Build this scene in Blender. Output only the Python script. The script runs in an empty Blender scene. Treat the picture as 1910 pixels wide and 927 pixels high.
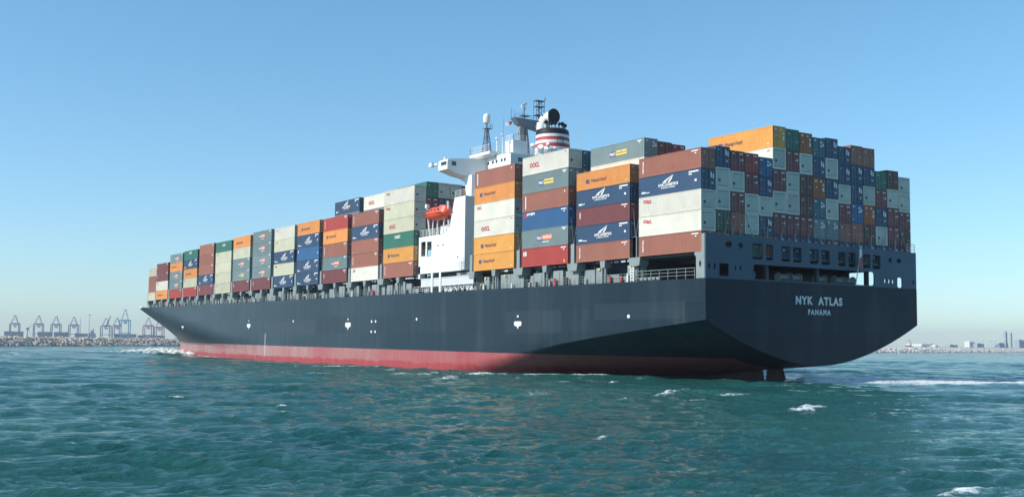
import bpy, bmesh, math, random
import numpy as np
from mathutils import Vector, Matrix

# ------------------------------------------------------------------ camera, sky, sun
# ship frame: x forward from the transom, y from the port side inboard (world -Y), z up from the water
SC = bpy.context.scene
COL = SC.collection
F_PX, PITCH, ROLL, YAW = 2125.7, 0.0828, 0.0114, 0.5707
CAM = (-105.848, 95.816, 4.664)
fw = Vector((math.cos(YAW), -math.sin(YAW), 0)); rt = Vector((-math.sin(YAW), -math.cos(YAW), 0)); up = Vector((0, 0, 1))
fwp = fw * math.cos(PITCH) + up * math.sin(PITCH)
upp = up * math.cos(PITCH) - fw * math.sin(PITCH)
cr = rt * math.cos(ROLL) + upp * math.sin(ROLL)
cu = upp * math.cos(ROLL) - rt * math.sin(ROLL)
cam_d = bpy.data.cameras.new('camera'); cam_d.lens = F_PX / 1910 * 36; cam_d.sensor_width = 36
cam_d.sensor_fit = 'HORIZONTAL'; cam_d.clip_start = 0.5; cam_d.clip_end = 20000
cam = bpy.data.objects.new('camera', cam_d); COL.objects.link(cam)
cam.matrix_world = Matrix(((cr.x, cu.x, -fwp.x, CAM[0]), (cr.y, cu.y, -fwp.y, CAM[1]), (cr.z, cu.z, -fwp.z, CAM[2]), (0, 0, 0, 1)))
SC.camera = cam

SUN_EL, SUN_AZ = math.radians(36), math.radians(13)      # azimuth from world +Y (ship's port beam) towards the bow
world = bpy.data.worlds.new('World'); SC.world = world; world.use_nodes = True
wn = world.node_tree.nodes; wl = world.node_tree.links
sky = wn.new('ShaderNodeTexSky'); sky.sky_type = 'NISHITA'; sky.sun_disc = False
sky.sun_elevation = SUN_EL; sky.sun_rotation = SUN_AZ; sky.air_density = 1.0; sky.dust_density = 0.15; sky.ozone_density = 1.6
bg = wn['Background']; bg.inputs[1].default_value = 0.125
# the day's clear, slightly cyan air: tint of the sky by elevation
tcn = wn.new('ShaderNodeTexCoord'); sxn = wn.new('ShaderNodeSeparateXYZ'); wl.new(tcn.outputs['Generated'], sxn.inputs[0])
rmp = wn.new('ShaderNodeValToRGB'); wl.new(sxn.outputs[2], rmp.inputs[0])
rmp.color_ramp.elements[0].position = 0; rmp.color_ramp.elements[0].color = (.75, .94, 1.16, 1); rmp.color_ramp.elements[1].position = .30; rmp.color_ramp.elements[1].color = (.75, 1.13, 1.20, 1)
tmx = wn.new('ShaderNodeMix'); tmx.data_type = 'RGBA'; tmx.blend_type = 'MULTIPLY'; tmx.inputs['Factor'].default_value = 1
wl.new(sky.outputs[0], tmx.inputs['A']); wl.new(rmp.outputs[0], tmx.inputs['B']); wl.new(tmx.outputs['Result'], bg.inputs[0])
sl = bpy.data.lights.new('sun', 'SUN'); sl.energy = 4.3; sl.angle = math.radians(0.5); sl.color = (1, 0.94, 0.84)
so = bpy.data.objects.new('sun', sl); COL.objects.link(so)
sd = Vector((math.sin(SUN_AZ) * math.cos(SUN_EL), math.cos(SUN_AZ) * math.cos(SUN_EL), math.sin(SUN_EL)))
so.rotation_euler = sd.to_track_quat('Z', 'Y').to_euler(); so.location = (0, 200, 200)
SC.view_settings.view_transform = 'Standard'; SC.view_settings.look = 'None'
SC.view_settings.exposure = 0.17; SC.view_settings.gamma = 1; SC.view_settings.use_curve_mapping = False
SC.cycles.max_bounces = 6; SC.cycles.volume_bounces = 0; SC.cycles.transparent_max_bounces = 6
SC.cycles.use_denoising = True
HAZE_DENSITY = 0.00011

rnd = random.Random(7)
# ------------------------------------------------------------------ materials
def mat(name, col, rough=0.55, metal=0.0, var=0.10, scale=0.6, dirt=0.0, spec=0.4, rand=0.0, streak=0.0):
    """procedural paint: large-scale tone variation, grime in streaks, per-object shade"""
    m = bpy.data.materials.new(name); m.use_nodes = True
    n = m.node_tree.nodes; l = m.node_tree.links; b = n['Principled BSDF']
    b.inputs['Roughness'].default_value = rough; b.inputs['Metallic'].default_value = metal
    b.inputs['Specular IOR Level'].default_value = spec
    geo = n.new('ShaderNodeNewGeometry'); mp = n.new('ShaderNodeMapping'); mp.inputs[3].default_value = (scale, scale, scale * (1 - 0.75 * (streak > 0)))
    l.new(geo.outputs['Position'], mp.inputs[0])
    ns = n.new('ShaderNodeTexNoise'); ns.inputs['Scale'].default_value = 1; ns.inputs['Detail'].default_value = 6; ns.inputs['Roughness'].default_value = 0.65
    l.new(mp.outputs[0], ns.inputs[0])
    mr = n.new('ShaderNodeMapRange'); mr.inputs[1].default_value = 0.3; mr.inputs[2].default_value = 0.7
    mr.inputs[3].default_value = 1 - var; mr.inputs[4].default_value = 1 + var
    l.new(ns.outputs[0], mr.inputs[0])
    fac = mr.outputs[0]
    if rand > 0:
        oi = n.new('ShaderNodeObjectInfo'); m2 = n.new('ShaderNodeMapRange'); m2.inputs[3].default_value = 1 - rand; m2.inputs[4].default_value = 1 + rand * .6
        l.new(oi.outputs['Random'], m2.inputs[0]); mu = n.new('ShaderNodeMath'); mu.operation = 'MULTIPLY'
        l.new(m2.outputs[0], mu.inputs[0]); l.new(fac, mu.inputs[1]); fac = mu.outputs[0]
    vm = n.new('ShaderNodeVectorMath'); vm.operation = 'SCALE'; vm.inputs[0].default_value = col
    l.new(fac, vm.inputs['Scale'])
    out = vm.outputs[0]
    if dirt > 0:
        n2 = n.new('ShaderNodeTexNoise'); n2.inputs['Scale'].default_value = 2.2; n2.inputs['Detail'].default_value = 8; n2.inputs['Roughness'].default_value = .7
        mp2 = n.new('ShaderNodeMapping'); mp2.inputs[3].default_value = (1.6, 1.6, .35); l.new(geo.outputs['Position'], mp2.inputs[0]); l.new(mp2.outputs[0], n2.inputs[0])
        m3 = n.new('ShaderNodeMapRange'); m3.inputs[1].default_value = .52; m3.inputs[2].default_value = .78; m3.inputs[4].default_value = dirt; l.new(n2.outputs[0], m3.inputs[0])
        mx = n.new('ShaderNodeMix'); mx.data_type = 'RGBA'; mx.inputs['B'].default_value = (.13, .075, .045, 1)
        l.new(m3.outputs[0], mx.inputs['Factor']); l.new(out, mx.inputs['A']); out = mx.outputs['Result']
    l.new(out, b.inputs['Base Color'])
    return m

P = {  # container paints
 'brown': (.34, .13, .09), 'maroon': (.20, .06, .062), 'orange': (.73, .29, .075), 'amber': (.74, .34, .075),
 'navy': (.036, .078, .15), 'blue': (.035, .12, .27), 'white': (.71, .675, .585), 'cream': (.56, .54, .40),
 'green': (.035, .16, .115), 'grey': (.18, .245, .25), 'red': (.40, .055, .045), 'teal': (.05, .15, .20),
 'shaded': (.40, .115, .03), 'darkbrown': (.13, .055, .045), 'dullgreen': (.07, .10, .07)}  # the darker orange here has the stern's shade put into its colour
NAMES = {'brown': 'brown', 'maroon': 'maroon', 'orange': 'orange', 'amber': 'amber orange', 'navy': 'navy blue', 'blue': 'bright blue', 'white': 'white',
 'cream': 'cream', 'shaded': 'burnt orange', 'green': 'green', 'grey': 'blue-grey', 'red': 'red', 'teal': 'teal', 'darkbrown': 'dark brown', 'dullgreen': 'dull olive green'}
PAINT = {k: mat('paint_' + k, v, rough=.5, var=.10, scale=.35, dirt=.28 if k not in ('white', 'cream') else .09, rand=.12) for k, v in P.items()}
M = {
 'steel_grey': mat('steel_grey', (.27, .30, .30), var=.12, dirt=.25),
 'steel_light': mat('steel_light', (.25, .29, .29), var=.10, dirt=.15),
 'steel_dark': mat('steel_dark', (.055, .065, .075), var=.2, dirt=.2),
 'stern_grey': mat('stern_grey', (.055, .10, .145), var=.08, scale=.2, dirt=.06),
 'white': mat('ship_white', (.78, .78, .76), var=.03, rough=.4),
 'offwhite': mat('ship_offwhite', (.60, .62, .62), var=.05),
 'black': mat('black_paint', (.012, .014, .018), var=.1),
 'mast_grey': mat('mast_grey', (.16, .19, .22), var=.1),
 'rod': mat('lashing_steel', (.30, .29, .27), rough=.4, metal=.5, var=.1),
 'boat_orange': mat('lifeboat_orange', (.78, .10, .045), rough=.4, var=.06),
 'boat_dark': mat('lifeboat_dark', (.30, .04, .02), var=.05),
 'glass': mat('dark_glass', (.02, .03, .035), rough=.12, spec=.8, var=.0),
 'funnel_red': mat('funnel_red', (.50, .065, .06), var=.06),
 'deck_green': mat('deck_paint', (.10, .13, .12), var=.15, dirt=.2),
 'mark_white': mat('letter_white', (.72, .72, .72), var=.05),
 'mark_stern': mat('letter_stern', (.62, .66, .66), var=.04),
 'mark_red': mat('letter_red', (.55, .03, .04), var=.05),
 'mark_dark': mat('letter_dark', (.22, .10, .075), var=.05),
 'mark_blue': mat('letter_blue', (.06, .07, .24), var=.05),
 'mark_yellow': mat('letter_yellow', (.78, .62, .16), var=.05),
 'mark_orange': mat('letter_orange', (.78, .24, .10), var=.05),
 'reefer_end_shaded': mat('reefer_end_shaded', (.46, .50, .45), var=.12, dirt=.15, rand=.12, rough=.45), 'yellow': mat('lamp_yellow', (.70, .60, .20), var=.05),  # reefer end walls greyed: shade of the stern face put into their colour
 'crane_grey': mat('crane_grey', (.13, .16, .22), var=.1),
 'crane_blue': mat('crane_blue', (.06, .30, .45), var=.1),
 'crane_pink': mat('crane_red', (.34, .13, .17), var=.1),
 'rust_red': mat('rust_red', (.25, .045, .035), var=.2, dirt=.3),
 'hull_red_shaded': mat('hull_red_shaded', (.04, .011, .011), var=.2), 'town_white': mat('town_white', (.7, .68, .62), var=.1), 'town_grey': mat('town_grey', (.34, .38, .42), var=.1),  # rudder and skeg: hull red with the shade under the counter painted in
 'town_tan': mat('town_tan', (.42, .33, .25), var=.1),
}

def hull_material():
    m = bpy.data.materials.new('hull_paint'); m.use_nodes = True
    n = m.node_tree.nodes; l = m.node_tree.links; b = n['Principled BSDF']; b.inputs['Roughness'].default_value = .42
    b.inputs['Specular IOR Level'].default_value = .16
    geo = n.new('ShaderNodeNewGeometry'); sx = n.new('ShaderNodeSeparateXYZ'); l.new(geo.outputs['Position'], sx.inputs[0])
    def math_(op, a, bb=None, c=None):
        k = n.new('ShaderNodeMath'); k.operation = op
        for i, v in enumerate((a, bb, c)):
            if v is None: continue
            if isinstance(v, (int, float)): k.inputs[i].default_value = v
            else: l.new(v, k.inputs[i])
        return k.outputs[0]
    def noise(sc, det=6, vec=(1, 1, 1), rough=.6):
        mp = n.new('ShaderNodeMapping'); mp.inputs[3].default_value = vec; l.new(geo.outputs['Position'], mp.inputs[0])
        k = n.new('ShaderNodeTexNoise'); k.inputs['Scale'].default_value = sc; k.inputs['Detail'].default_value = det; k.inputs['Roughness'].default_value = rough
        l.new(mp.outputs[0], k.inputs[0]); return k.outputs[0]
    def ramp(v, a, bb, lo=0., hi=1.):
        k = n.new('ShaderNodeMapRange'); k.inputs[1].default_value = a; k.inputs[2].default_value = bb; k.inputs[3].default_value = lo; k.inputs[4].default_value = hi
        l.new(v, k.inputs[0]); return k.outputs[0]
    def mix(f, a, bb):
        k = n.new('ShaderNodeMix'); k.data_type = 'RGBA'
        if isinstance(f, (int, float)): k.inputs['Factor'].default_value = f
        else: l.new(f, k.inputs['Factor'])
        for s, v in (('A', a), ('B', bb)):
            if isinstance(v, tuple): k.inputs[s].default_value = (*v, 1)
            else: l.new(v, k.inputs[s])
        return k.outputs['Result']
    # plating: big welded blocks, each a little different
    cmb = n.new('ShaderNodeCombineXYZ'); l.new(math_('MULTIPLY', sx.outputs[0], 1 / 14.), cmb.inputs[0]); l.new(math_('MULTIPLY', sx.outputs[2], 1 / 3.2), cmb.inputs[1])
    br = n.new('ShaderNodeTexBrick'); br.inputs['Scale'].default_value = 1; br.inputs['Brick Width'].default_value = 1; br.inputs['Row Height'].default_value = 1
    br.inputs['Mortar Size'].default_value = .006; br.inputs['Color1'].default_value = (.88, .88, .88, 1); br.inputs['Color2'].default_value = (1.1, 1.1, 1.1, 1); br.inputs['Mortar'].default_value = (.72, .72, .72, 1)
    l.new(cmb.outputs[0], br.inputs[0])
    blue = mix(ramp(noise(.02, 4), .35, .65), (.040, .068, .088), (.050, .080, .100))
    blue = mix(ramp(sx.outputs[0], -1., 190., .93, 0.), blue, (.009, .021, .034))  # stern shade and bow haze put into the colour, with darker repainting aft
    blue = mix(ramp(noise(.35, 6, (1, 1, .12)), .5, .8, 0, .35), blue, (.085, .10, .11))
    vm = n.new('ShaderNodeMix'); vm.data_type = 'RGBA'; vm.blend_type = 'MULTIPLY'; vm.inputs['Factor'].default_value = .85
    l.new(blue, vm.inputs['A']); l.new(br.outputs[0], vm.inputs['B']); blue = vm.outputs['Result']
    blue = mix(ramp(noise(.5, 7, (1, 1, .07), .7), .60, .74, 0, .28), blue, (.12, .075, .05))
    # repainted patches
    def patch(x0, x1, z0, z1, k):
        f = math_('MULTIPLY', math_('MULTIPLY', math_('GREATER_THAN', sx.outputs[0], x0), math_('LESS_THAN', sx.outputs[0], x1)),
                  math_('MULTIPLY', math_('GREATER_THAN', sx.outputs[2], z0), math_('LESS_THAN', sx.outputs[2], z1)))
        return math_('MULTIPLY', f, k)
    for (x0, x1, z0, z1, k, c) in ((58, 88, 3.5, 6.5, .5, (.018, .036, .054)), (74, 89.5, 6.5, 13.5, .25, (.02, .04, .06)), (20, 34, 9.6, 14, .4, (.018, .036, .052)), (-.5, 14, 10, 14, .35, (.02, .038, .055)),
                                (3, 22, 8, 10.2, .3, (.04, .065, .08)), (38, 52, 10.5, 14, .3, (.02, .04, .06)), (30, 45, 6.2, 9.6, .2, (.065, .085, .1)), (120, 150, 6, 9, .25, (.07, .09, .10))):
        blue = mix(patch(x0, x1, z0, z1, k), blue, c)
    # boot topping: red, scummed pale on top, fresh near the water
    zr = math_('ADD', math_('MULTIPLY', math_('SUBTRACT', sx.outputs[0], 39.), .0036), 3.1)
    dz = math_('SUBTRACT', zr, sx.outputs[2])
    red = mix(ramp(noise(.5, 6, (1, 1, .3)), .35, .7), (.36, .052, .06), (.41, .085, .095))
    scum = mix(ramp(noise(1.2, 5, (1, 1, .15)), .3, .7), (.36, .19, .185), (.42, .29, .27))
    wob = math_('ADD', sx.outputs[2], math_('MULTIPLY', noise(.25, 5), 1.6))
    sc = math_('MULTIPLY', math_('MULTIPLY', ramp(sx.outputs[0], 50., 150., .25, 1.), ramp(wob, 1.75, 2.15)), ramp(noise(.09, 5, (1, 1, .4)), .30, .58, .35, 1.))
    red = mix(sc, red, scum)
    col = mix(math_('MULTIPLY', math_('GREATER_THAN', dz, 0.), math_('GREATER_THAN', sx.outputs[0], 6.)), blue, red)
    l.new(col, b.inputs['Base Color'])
    bp = n.new('ShaderNodeBump'); bp.inputs['Strength'].default_value = .5; bp.inputs['Distance'].default_value = .05
    fr = math_('MULTIPLY', math_('SINE', math_('MULTIPLY', sx.outputs[0], 2.2)), math_('MULTIPLY', noise(.12, 3), .35))
    l.new(math_('ADD', noise(.5, 3), fr), bp.inputs['Height']); l.new(bp.outputs[0], b.inputs['Normal'])
    return m
M['hull'] = hull_material()

# ------------------------------------------------------------------ builders
class MB:
    """collects shapes in the ship frame and links them as ONE mesh object"""
    def __init__(s): s.v = []; s.f = []; s.m = []
    def add(s, vs, fs, mi=0):
        o = len(s.v); s.v += [tuple(p) for p in vs]; s.f += [tuple(i + o for i in f) for f in fs]; s.m += [mi] * len(fs)
    def box(s, x0, x1, y0, y1, z0, z1, mi=0):
        s.add([(x0, y0, z0), (x1, y0, z0), (x1, y1, z0), (x0, y1, z0), (x0, y0, z1), (x1, y0, z1), (x1, y1, z1), (x0, y1, z1)],
              [(0, 3, 2, 1), (4, 5, 6, 7), (0, 1, 5, 4), (1, 2, 6, 5), (2, 3, 7, 6), (3, 0, 4, 7)], mi)
    def hexa(s, lo, hi, mi=0):      # two quads, bottom and top, same winding
        s.add(list(lo) + list(hi), [(0, 3, 2, 1), (4, 5, 6, 7), (0, 1, 5, 4), (1, 2, 6, 5), (2, 3, 7, 6), (3, 0, 4, 7)], mi)
    def tube(s, a, b, r, n=6, mi=0, r2=None):
        a = Vector(a); b = Vector(b); d = (b - a).normalized(); u = d.orthogonal().normalized(); w = d.cross(u); r2 = r if r2 is None else r2
        vs = [a + (u * math.cos(2 * math.pi * i / n) + w * math.sin(2 * math.pi * i / n)) * r for i in range(n)] + \
             [b + (u * math.cos(2 * math.pi * i / n) + w * math.sin(2 * math.pi * i / n)) * r2 for i in range(n)]
        s.add(vs, [(i, (i + 1) % n, n + (i + 1) % n, n + i) for i in range(n)] + [tuple(range(n - 1, -1, -1)), tuple(range(n, 2 * n))], mi)
    def lathe(s, prof, c, n=16, mi=0, sx=1., sy=1., mis=None):
        k = len(prof); vs = [(c[0] + r * sx * math.cos(2 * math.pi * i / n), c[1] + r * sy * math.sin(2 * math.pi * i / n), z) for r, z in prof for i in range(n)]
        o = len(s.v); s.v += vs
        for j in range(k - 1):
            for i in range(n):
                s.f.append((o + j * n + i, o + j * n + (i + 1) % n, o + (j + 1) * n + (i + 1) % n, o + (j + 1) * n + i)); s.m.append(mis[j] if mis else mi)
        s.f.append(tuple(o + i for i in range(n - 1, -1, -1))); s.m.append(mi); s.f.append(tuple(o + (k - 1) * n + i for i in range(n))); s.m.append(mi if not mis else mis[-1])
    def rail(s, pts, h=1.05, r=.03, step=1.8, rows=3):
        for a, b in zip(pts[:-1], pts[1:]):
            a = Vector(a); b = Vector(b); n = max(1, int((b - a).length / step))
            for k in range(1, rows + 1): s.tube(a + Vector((0, 0, h * k / rows)), b + Vector((0, 0, h * k / rows)), r * (.8 if k < rows else 1), 4)
            for i in range(n + 1):
                p = a.lerp(b, i / n); s.tube(p, p + Vector((0, 0, h)), r, 4)
    def mesh(s, name, org=(0, 0, 0), recalc=True, smooth=None, flip=True):
        me = bpy.data.meshes.new(name)
        vs = [(p[0] - org[0], (-p[1] if flip else p[1]) - org[1], p[2] - org[2]) for p in s.v]
        me.from_pydata(vs, [], s.f); me.polygons.foreach_set('material_index', s.m)
        if recalc:
            bm = bmesh.new(); bm.from_mesh(me); bmesh.ops.recalc_face_normals(bm, faces=bm.faces); bm.to_mesh(me); bm.free()
        if smooth is not None:
            me.polygons.foreach_set('use_smooth', [True] * len(me.polygons)); me.set_sharp_from_angle(angle=math.radians(smooth))
        me.update(); return me
    def build(s, name, mats, parent=None, **kw):
        org = ORG.get(parent.name, (0, 0, 0)) if parent else kw.pop('org', (0, 0, 0))
        me = s.mesh(name, org, **kw)
        if not isinstance(mats, (list, tuple)): mats = [mats]
        for m_ in mats: me.materials.append(m_)
        o = bpy.data.objects.new(name, me); COL.objects.link(o)
        if parent: o.parent = parent
        else: o.location = org
        ORG[o.name] = org
        return o
ORG = {}
def tag(o, label=None, cat=None, group=None, kind=None):
    for k, v in (('label', label), ('category', cat), ('group', group), ('kind', kind)):
        if v: o[k] = v
    return o
def thing(name, loc, label, cat, group=None):
    """an Empty at the thing's base; loc in the ship frame"""
    o = bpy.data.objects.new(name, None); COL.objects.link(o); o.empty_display_size = .5
    o.location = (loc[0], -loc[1], loc[2]); ORG[o.name] = tuple(o.location); return tag(o, label, cat, group)

_tc = {}
def text_geo(s, bold=.0, spacing=1.0):
    key = (s, bold, spacing)
    if key not in _tc:
        c = bpy.data.curves.new('t', 'FONT'); c.body = s; c.size = 1; c.offset = bold; c.space_character = spacing; c.resolution_u = 3
        o = bpy.data.objects.new('t', c); COL.objects.link(o)
        me = bpy.data.meshes.new_from_object(o.evaluated_get(bpy.context.evaluated_depsgraph_get()))
        vs = np.array([v.co[:2] for v in me.vertices]); fs = [tuple(p.vertices) for p in me.polygons]
        vs = (vs - vs.min(0)) / (vs.max(0) - vs.min(0))
        bpy.data.objects.remove(o); bpy.data.curves.remove(c); bpy.data.meshes.remove(me)
        _tc[key] = (vs, fs)
    return _tc[key]

def plate(outline, holes, t0, t1, fn):
    """plate with holes from a filled 2D curve; fn maps (u, v, w) to the ship frame"""
    c = bpy.data.curves.new('p', 'CURVE'); c.dimensions = '2D'; c.fill_mode = 'BOTH'; c.extrude = .5
    for loop in [outline] + holes:
        sp = c.splines.new('POLY'); sp.points.add(len(loop) - 1); sp.use_cyclic_u = True
        for p, q in zip(sp.points, loop): p.co = (q[0], q[1], 0, 1)
    o = bpy.data.objects.new('p', c); COL.objects.link(o)
    me = bpy.data.meshes.new_from_object(o.evaluated_get(bpy.context.evaluated_depsgraph_get()))
    mb = MB(); mb.add([fn(v.co[0], v.co[1], t0 if v.co[2] < 0 else t1) for v in me.vertices], [tuple(p.vertices) for p in me.polygons])
    bpy.data.objects.remove(o); bpy.data.curves.remove(c); bpy.data.meshes.remove(me)
    return mb
def ell(cx, cz, rx, rz, n=12): return [(cx + rx * math.cos(2 * math.pi * i / n), cz + rz * math.sin(2 * math.pi * i / n)) for i in range(n)]
def rrect(x0, x1, z0, z1, r=.3):
    p = []
    for cx, cz, a in ((x1 - r, z1 - r, 0), (x0 + r, z1 - r, 90), (x0 + r, z0 + r, 180), (x1 - r, z0 + r, 270)):
        for k in (0, 45, 90): p.append((cx + r * math.cos(math.radians(a + k)), cz + r * math.sin(math.radians(a + k))))
    return p
def interp(x, pts): return float(np.interp(x, [p[0] for p in pts], [p[1] for p in pts]))

# ------------------------------------------------------------------ sea
def zdeck(x): return 12.96 + .0056 * x
rs = np.random.RandomState(11)
WAVES = []
for i in range(110):
    lam = .7 * (16 / .7) ** (i / 109.)
    th = math.radians(160) + rs.normal() * .36
    a = .0088 * lam ** .58 * (.6 + .8 * rs.rand()) * (1.15 if lam < 1.6 else .74 if lam < 6 else .95)
    WAVES.append((2 * math.pi / lam, th, a, rs.rand() * 2 * math.pi, lam))
def sea_z(X, Y, step):
    Z = np.zeros_like(X); DX = np.zeros_like(X); DY = np.zeros_like(X); S = np.zeros_like(X)
    gust = .85 + .5 * np.sin(X * .021 + 1.3 * np.sin(Y * .017)) * np.sin(Y * .029 + 1.)
    for k, th, a, ph, lam in WAVES:
        w = np.clip((lam / step - 2.2) / 2., 0, 1) * a
        if lam < 5: w = w * gust
        arg = k * (X * math.cos(th) + Y * math.sin(th)) + ph
        c = np.cos(arg); s_ = np.sin(arg)
        Z += w * c; DX -= w * s_ * math.cos(th) * .55; DY -= w * s_ * math.sin(th) * .55; S += w * k * c
    return Z, DX, DY, S
def pnoise(X, Y, sc, seed):
    r = np.random.RandomState(seed); v = np.zeros_like(X)
    for i in range(14):
        t = r.rand() * 6.283; k = sc * (.6 + 1.6 * r.rand()); v += np.sin(k * (X * math.cos(t) + Y * math.sin(t)) + r.rand() * 6.283)
    return v / 3.7
def wl_edge(x):   # y of the port waterline
    if x < 68: return interp(x, [(30, 20), (38, 16), (55, 8), (68, 0)])
    if x < 150: return 0.
    return 20 * min(1., ((x - 150) / 133.) ** 1.8)

rad = [16.]
while rad[-1] < 6200:
    r = rad[-1]
    rad.append(r + (.16 if r < 60 else .3 if r < 120 else .55 if r < 220 else 1.1 if r < 420 else 3. if r < 800 else r * .02))
rad = np.array(rad)
ang = np.radians(np.concatenate([np.arange(-180, -30, 3.), np.arange(-30, 30, .068), np.arange(30, 180, 3.)]))
R_, A_ = np.meshgrid(rad, ang, indexing='ij')
WX = CAM[0] + R_ * np.cos(A_ - YAW); WY = CAM[1] + R_ * np.sin(A_ - YAW)
step = np.repeat(np.gradient(rad)[:, None], len(ang), 1); step = np.maximum(step, R_ * np.gradient(ang)[None, :])
Zs, DXs, DYs, Ss = sea_z(WX, WY, step)
foam = np.zeros_like(WX)
nearm = (R_ > 30) & (R_ < 500); qz = Zs / Zs[nearm].std() + Ss / Ss[nearm].std(); crest = np.clip((qz - 4.3) / 1.6, 0, 1)
foam += 1.5 * crest * np.clip((pnoise(WX, WY, .05, 3) - .0) * 1.6, 0, 1)
SY = -WY
# foam along the hull: bow wave, its trailing line
edge = np.interp(WX, [30, 38, 55, 68, 150] + list(np.linspace(155, 283, 20)), [wl_edge(x) for x in [30, 38, 55, 68, 150] + list(np.linspace(155, 283, 20))])
d = edge - SY
bowk = np.interp(WX, [95, 150, 200, 235, 262, 290, 300], [0, .4, .9, 1.8, 3.4, 3.6, 0])
wid = np.interp(WX, [95, 200, 240, 270, 300], [.9, 2., 4.5, 8., 10.])
foam += bowk * np.exp(-np.clip(d - .2, 0, 99) / wid) * (d > -3) * (.62 + .5 * pnoise(WX, WY, .9, 5))
Zs += 1.1 * np.exp(-((WX - 283) ** 2) / 120 - ((SY - 13) ** 2) / 30) + .5 * np.exp(-((WX - 262) ** 2) / 160 - (d - 1) ** 2 / 8) * (d > -3)
# streaks off the bow towards the left
foam += 1.6 * np.exp(-((SY - (13 - (WX - 283) * .35)) / 7.) ** 2) * (WX > 262) * (WX < 322) * np.clip(pnoise(WX, WY, .35, 8) + .35, 0, 1)
# breaking crests
for wx, wy, w_, k_ in ((-31.6, -40.1, 1.5, 1.5), (-33.5, -38.4, .8, 1.2), (-45.6, -30.6, 1.6, 1.9), (-44.2, -29.2, .9, 1.4), (-82.2, -63., 1.2, 1.8), (-22, -24, 1.6, 1.3), (-19, -19, 1.3, 1.3), (-25, -28, 1.1, 1.1), (-27, -52, .8, 1.2),
                       (141, -43.9, 4., 1.6), (192.6, -20, 4., 1.5), (175, -70, 4, 1.2), (235, -40, 4, 1.3), (-60, -61, .7, 1.2), (25, -22, 2.2, 1.2), (33, -8, 2., 1.1), (60, -12, 2.2, 1.1), (95, -14, 2.5, 1.0), (5, -10, 1.6, 1.1), (-12, 2, 1.5, 1.1)):
    u_ = (WX - wx) * .34 + (SY - wy) * .94; v_ = -(WX - wx) * .94 + (SY - wy) * .34
    g = np.exp(-(u_ / (w_ * 1.5)) ** 2 - ((v_ + .12 * np.sin(u_ * 2.6) * w_) / (w_ * .34)) ** 2); foam += .8 * k_ * g; Zs += .09 * min(w_, 2) * g
# stern wake
PTS = [(-1.8, 22.5), (-5.5, 27.5), (-7.5, 29.5), (-12, 36), (-18, 43.), (-40, 66)]
wk = np.zeros_like(WX)
for (xa, ya), (xb, yb) in zip(PTS[:-1], PTS[1:]):
    ex, ey = xb - xa, yb - ya; L2 = ex * ex + ey * ey
    t = np.clip(((WX - xa) * ex + (SY - ya) * ey) / L2, 0, 1)
    dd = np.hypot(WX - xa - t * ex, SY - ya - t * ey); wk = np.maximum(wk, np.exp(-(dd / 5.2) ** 2))
foam += wk * (2.4 + .7 * pnoise(WX, WY, .5, 9)); Zs += .35 * wk
# turbulent patch close under the quarter
foam += .55 * np.exp(-((WX + 8) / 34) ** 2 - ((SY + 22) / 16) ** 2) * np.clip(pnoise(WX, WY, .55, 12) - .45, 0, 1) * 1.8
near = (WX > 225) & (WX < 310); Zs += near * .55 * np.clip(foam, 0, 1.2) * np.abs(pnoise(WX, WY, 1.3, 21)) + (~near) * .05 * np.clip(foam, 0, 1) * np.abs(pnoise(WX, WY, 3., 22))
V = np.stack([WX + DXs, WY + DYs, Zs], -1).reshape(-1, 3)
nr, na = WX.shape
ii, jj = np.meshgrid(np.arange(nr - 1), np.arange(na), indexing='ij'); j2 = (jj + 1) % na
Q = np.stack([ii * na + jj, (ii + 1) * na + jj, (ii + 1) * na + j2, ii * na + j2], -1).reshape(-1, 4)
me = bpy.data.meshes.new('sea')
me.vertices.add(len(V)); me.vertices.foreach_set('co', V.ravel().astype(np.float32))
me.loops.add(Q.size); me.loops.foreach_set('vertex_index', Q.ravel().astype(np.int32))
me.polygons.add(len(Q)); me.polygons.foreach_set('loop_start', (np.arange(len(Q)) * 4).astype(np.int32)); me.polygons.foreach_set('loop_total', np.full(len(Q), 4, np.int32))
me.polygons.foreach_set('use_smooth', np.ones(len(Q), bool)); me.update(calc_edges=True)
at = me.attributes.new('foam', 'FLOAT', 'POINT'); at.data.foreach_set('value', foam.ravel().astype(np.float32))
sea = bpy.data.objects.new('sea', me); COL.objects.link(sea); tag(sea, 'choppy blue-green harbour water with small whitecaps', 'water', kind='structure')

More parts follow.
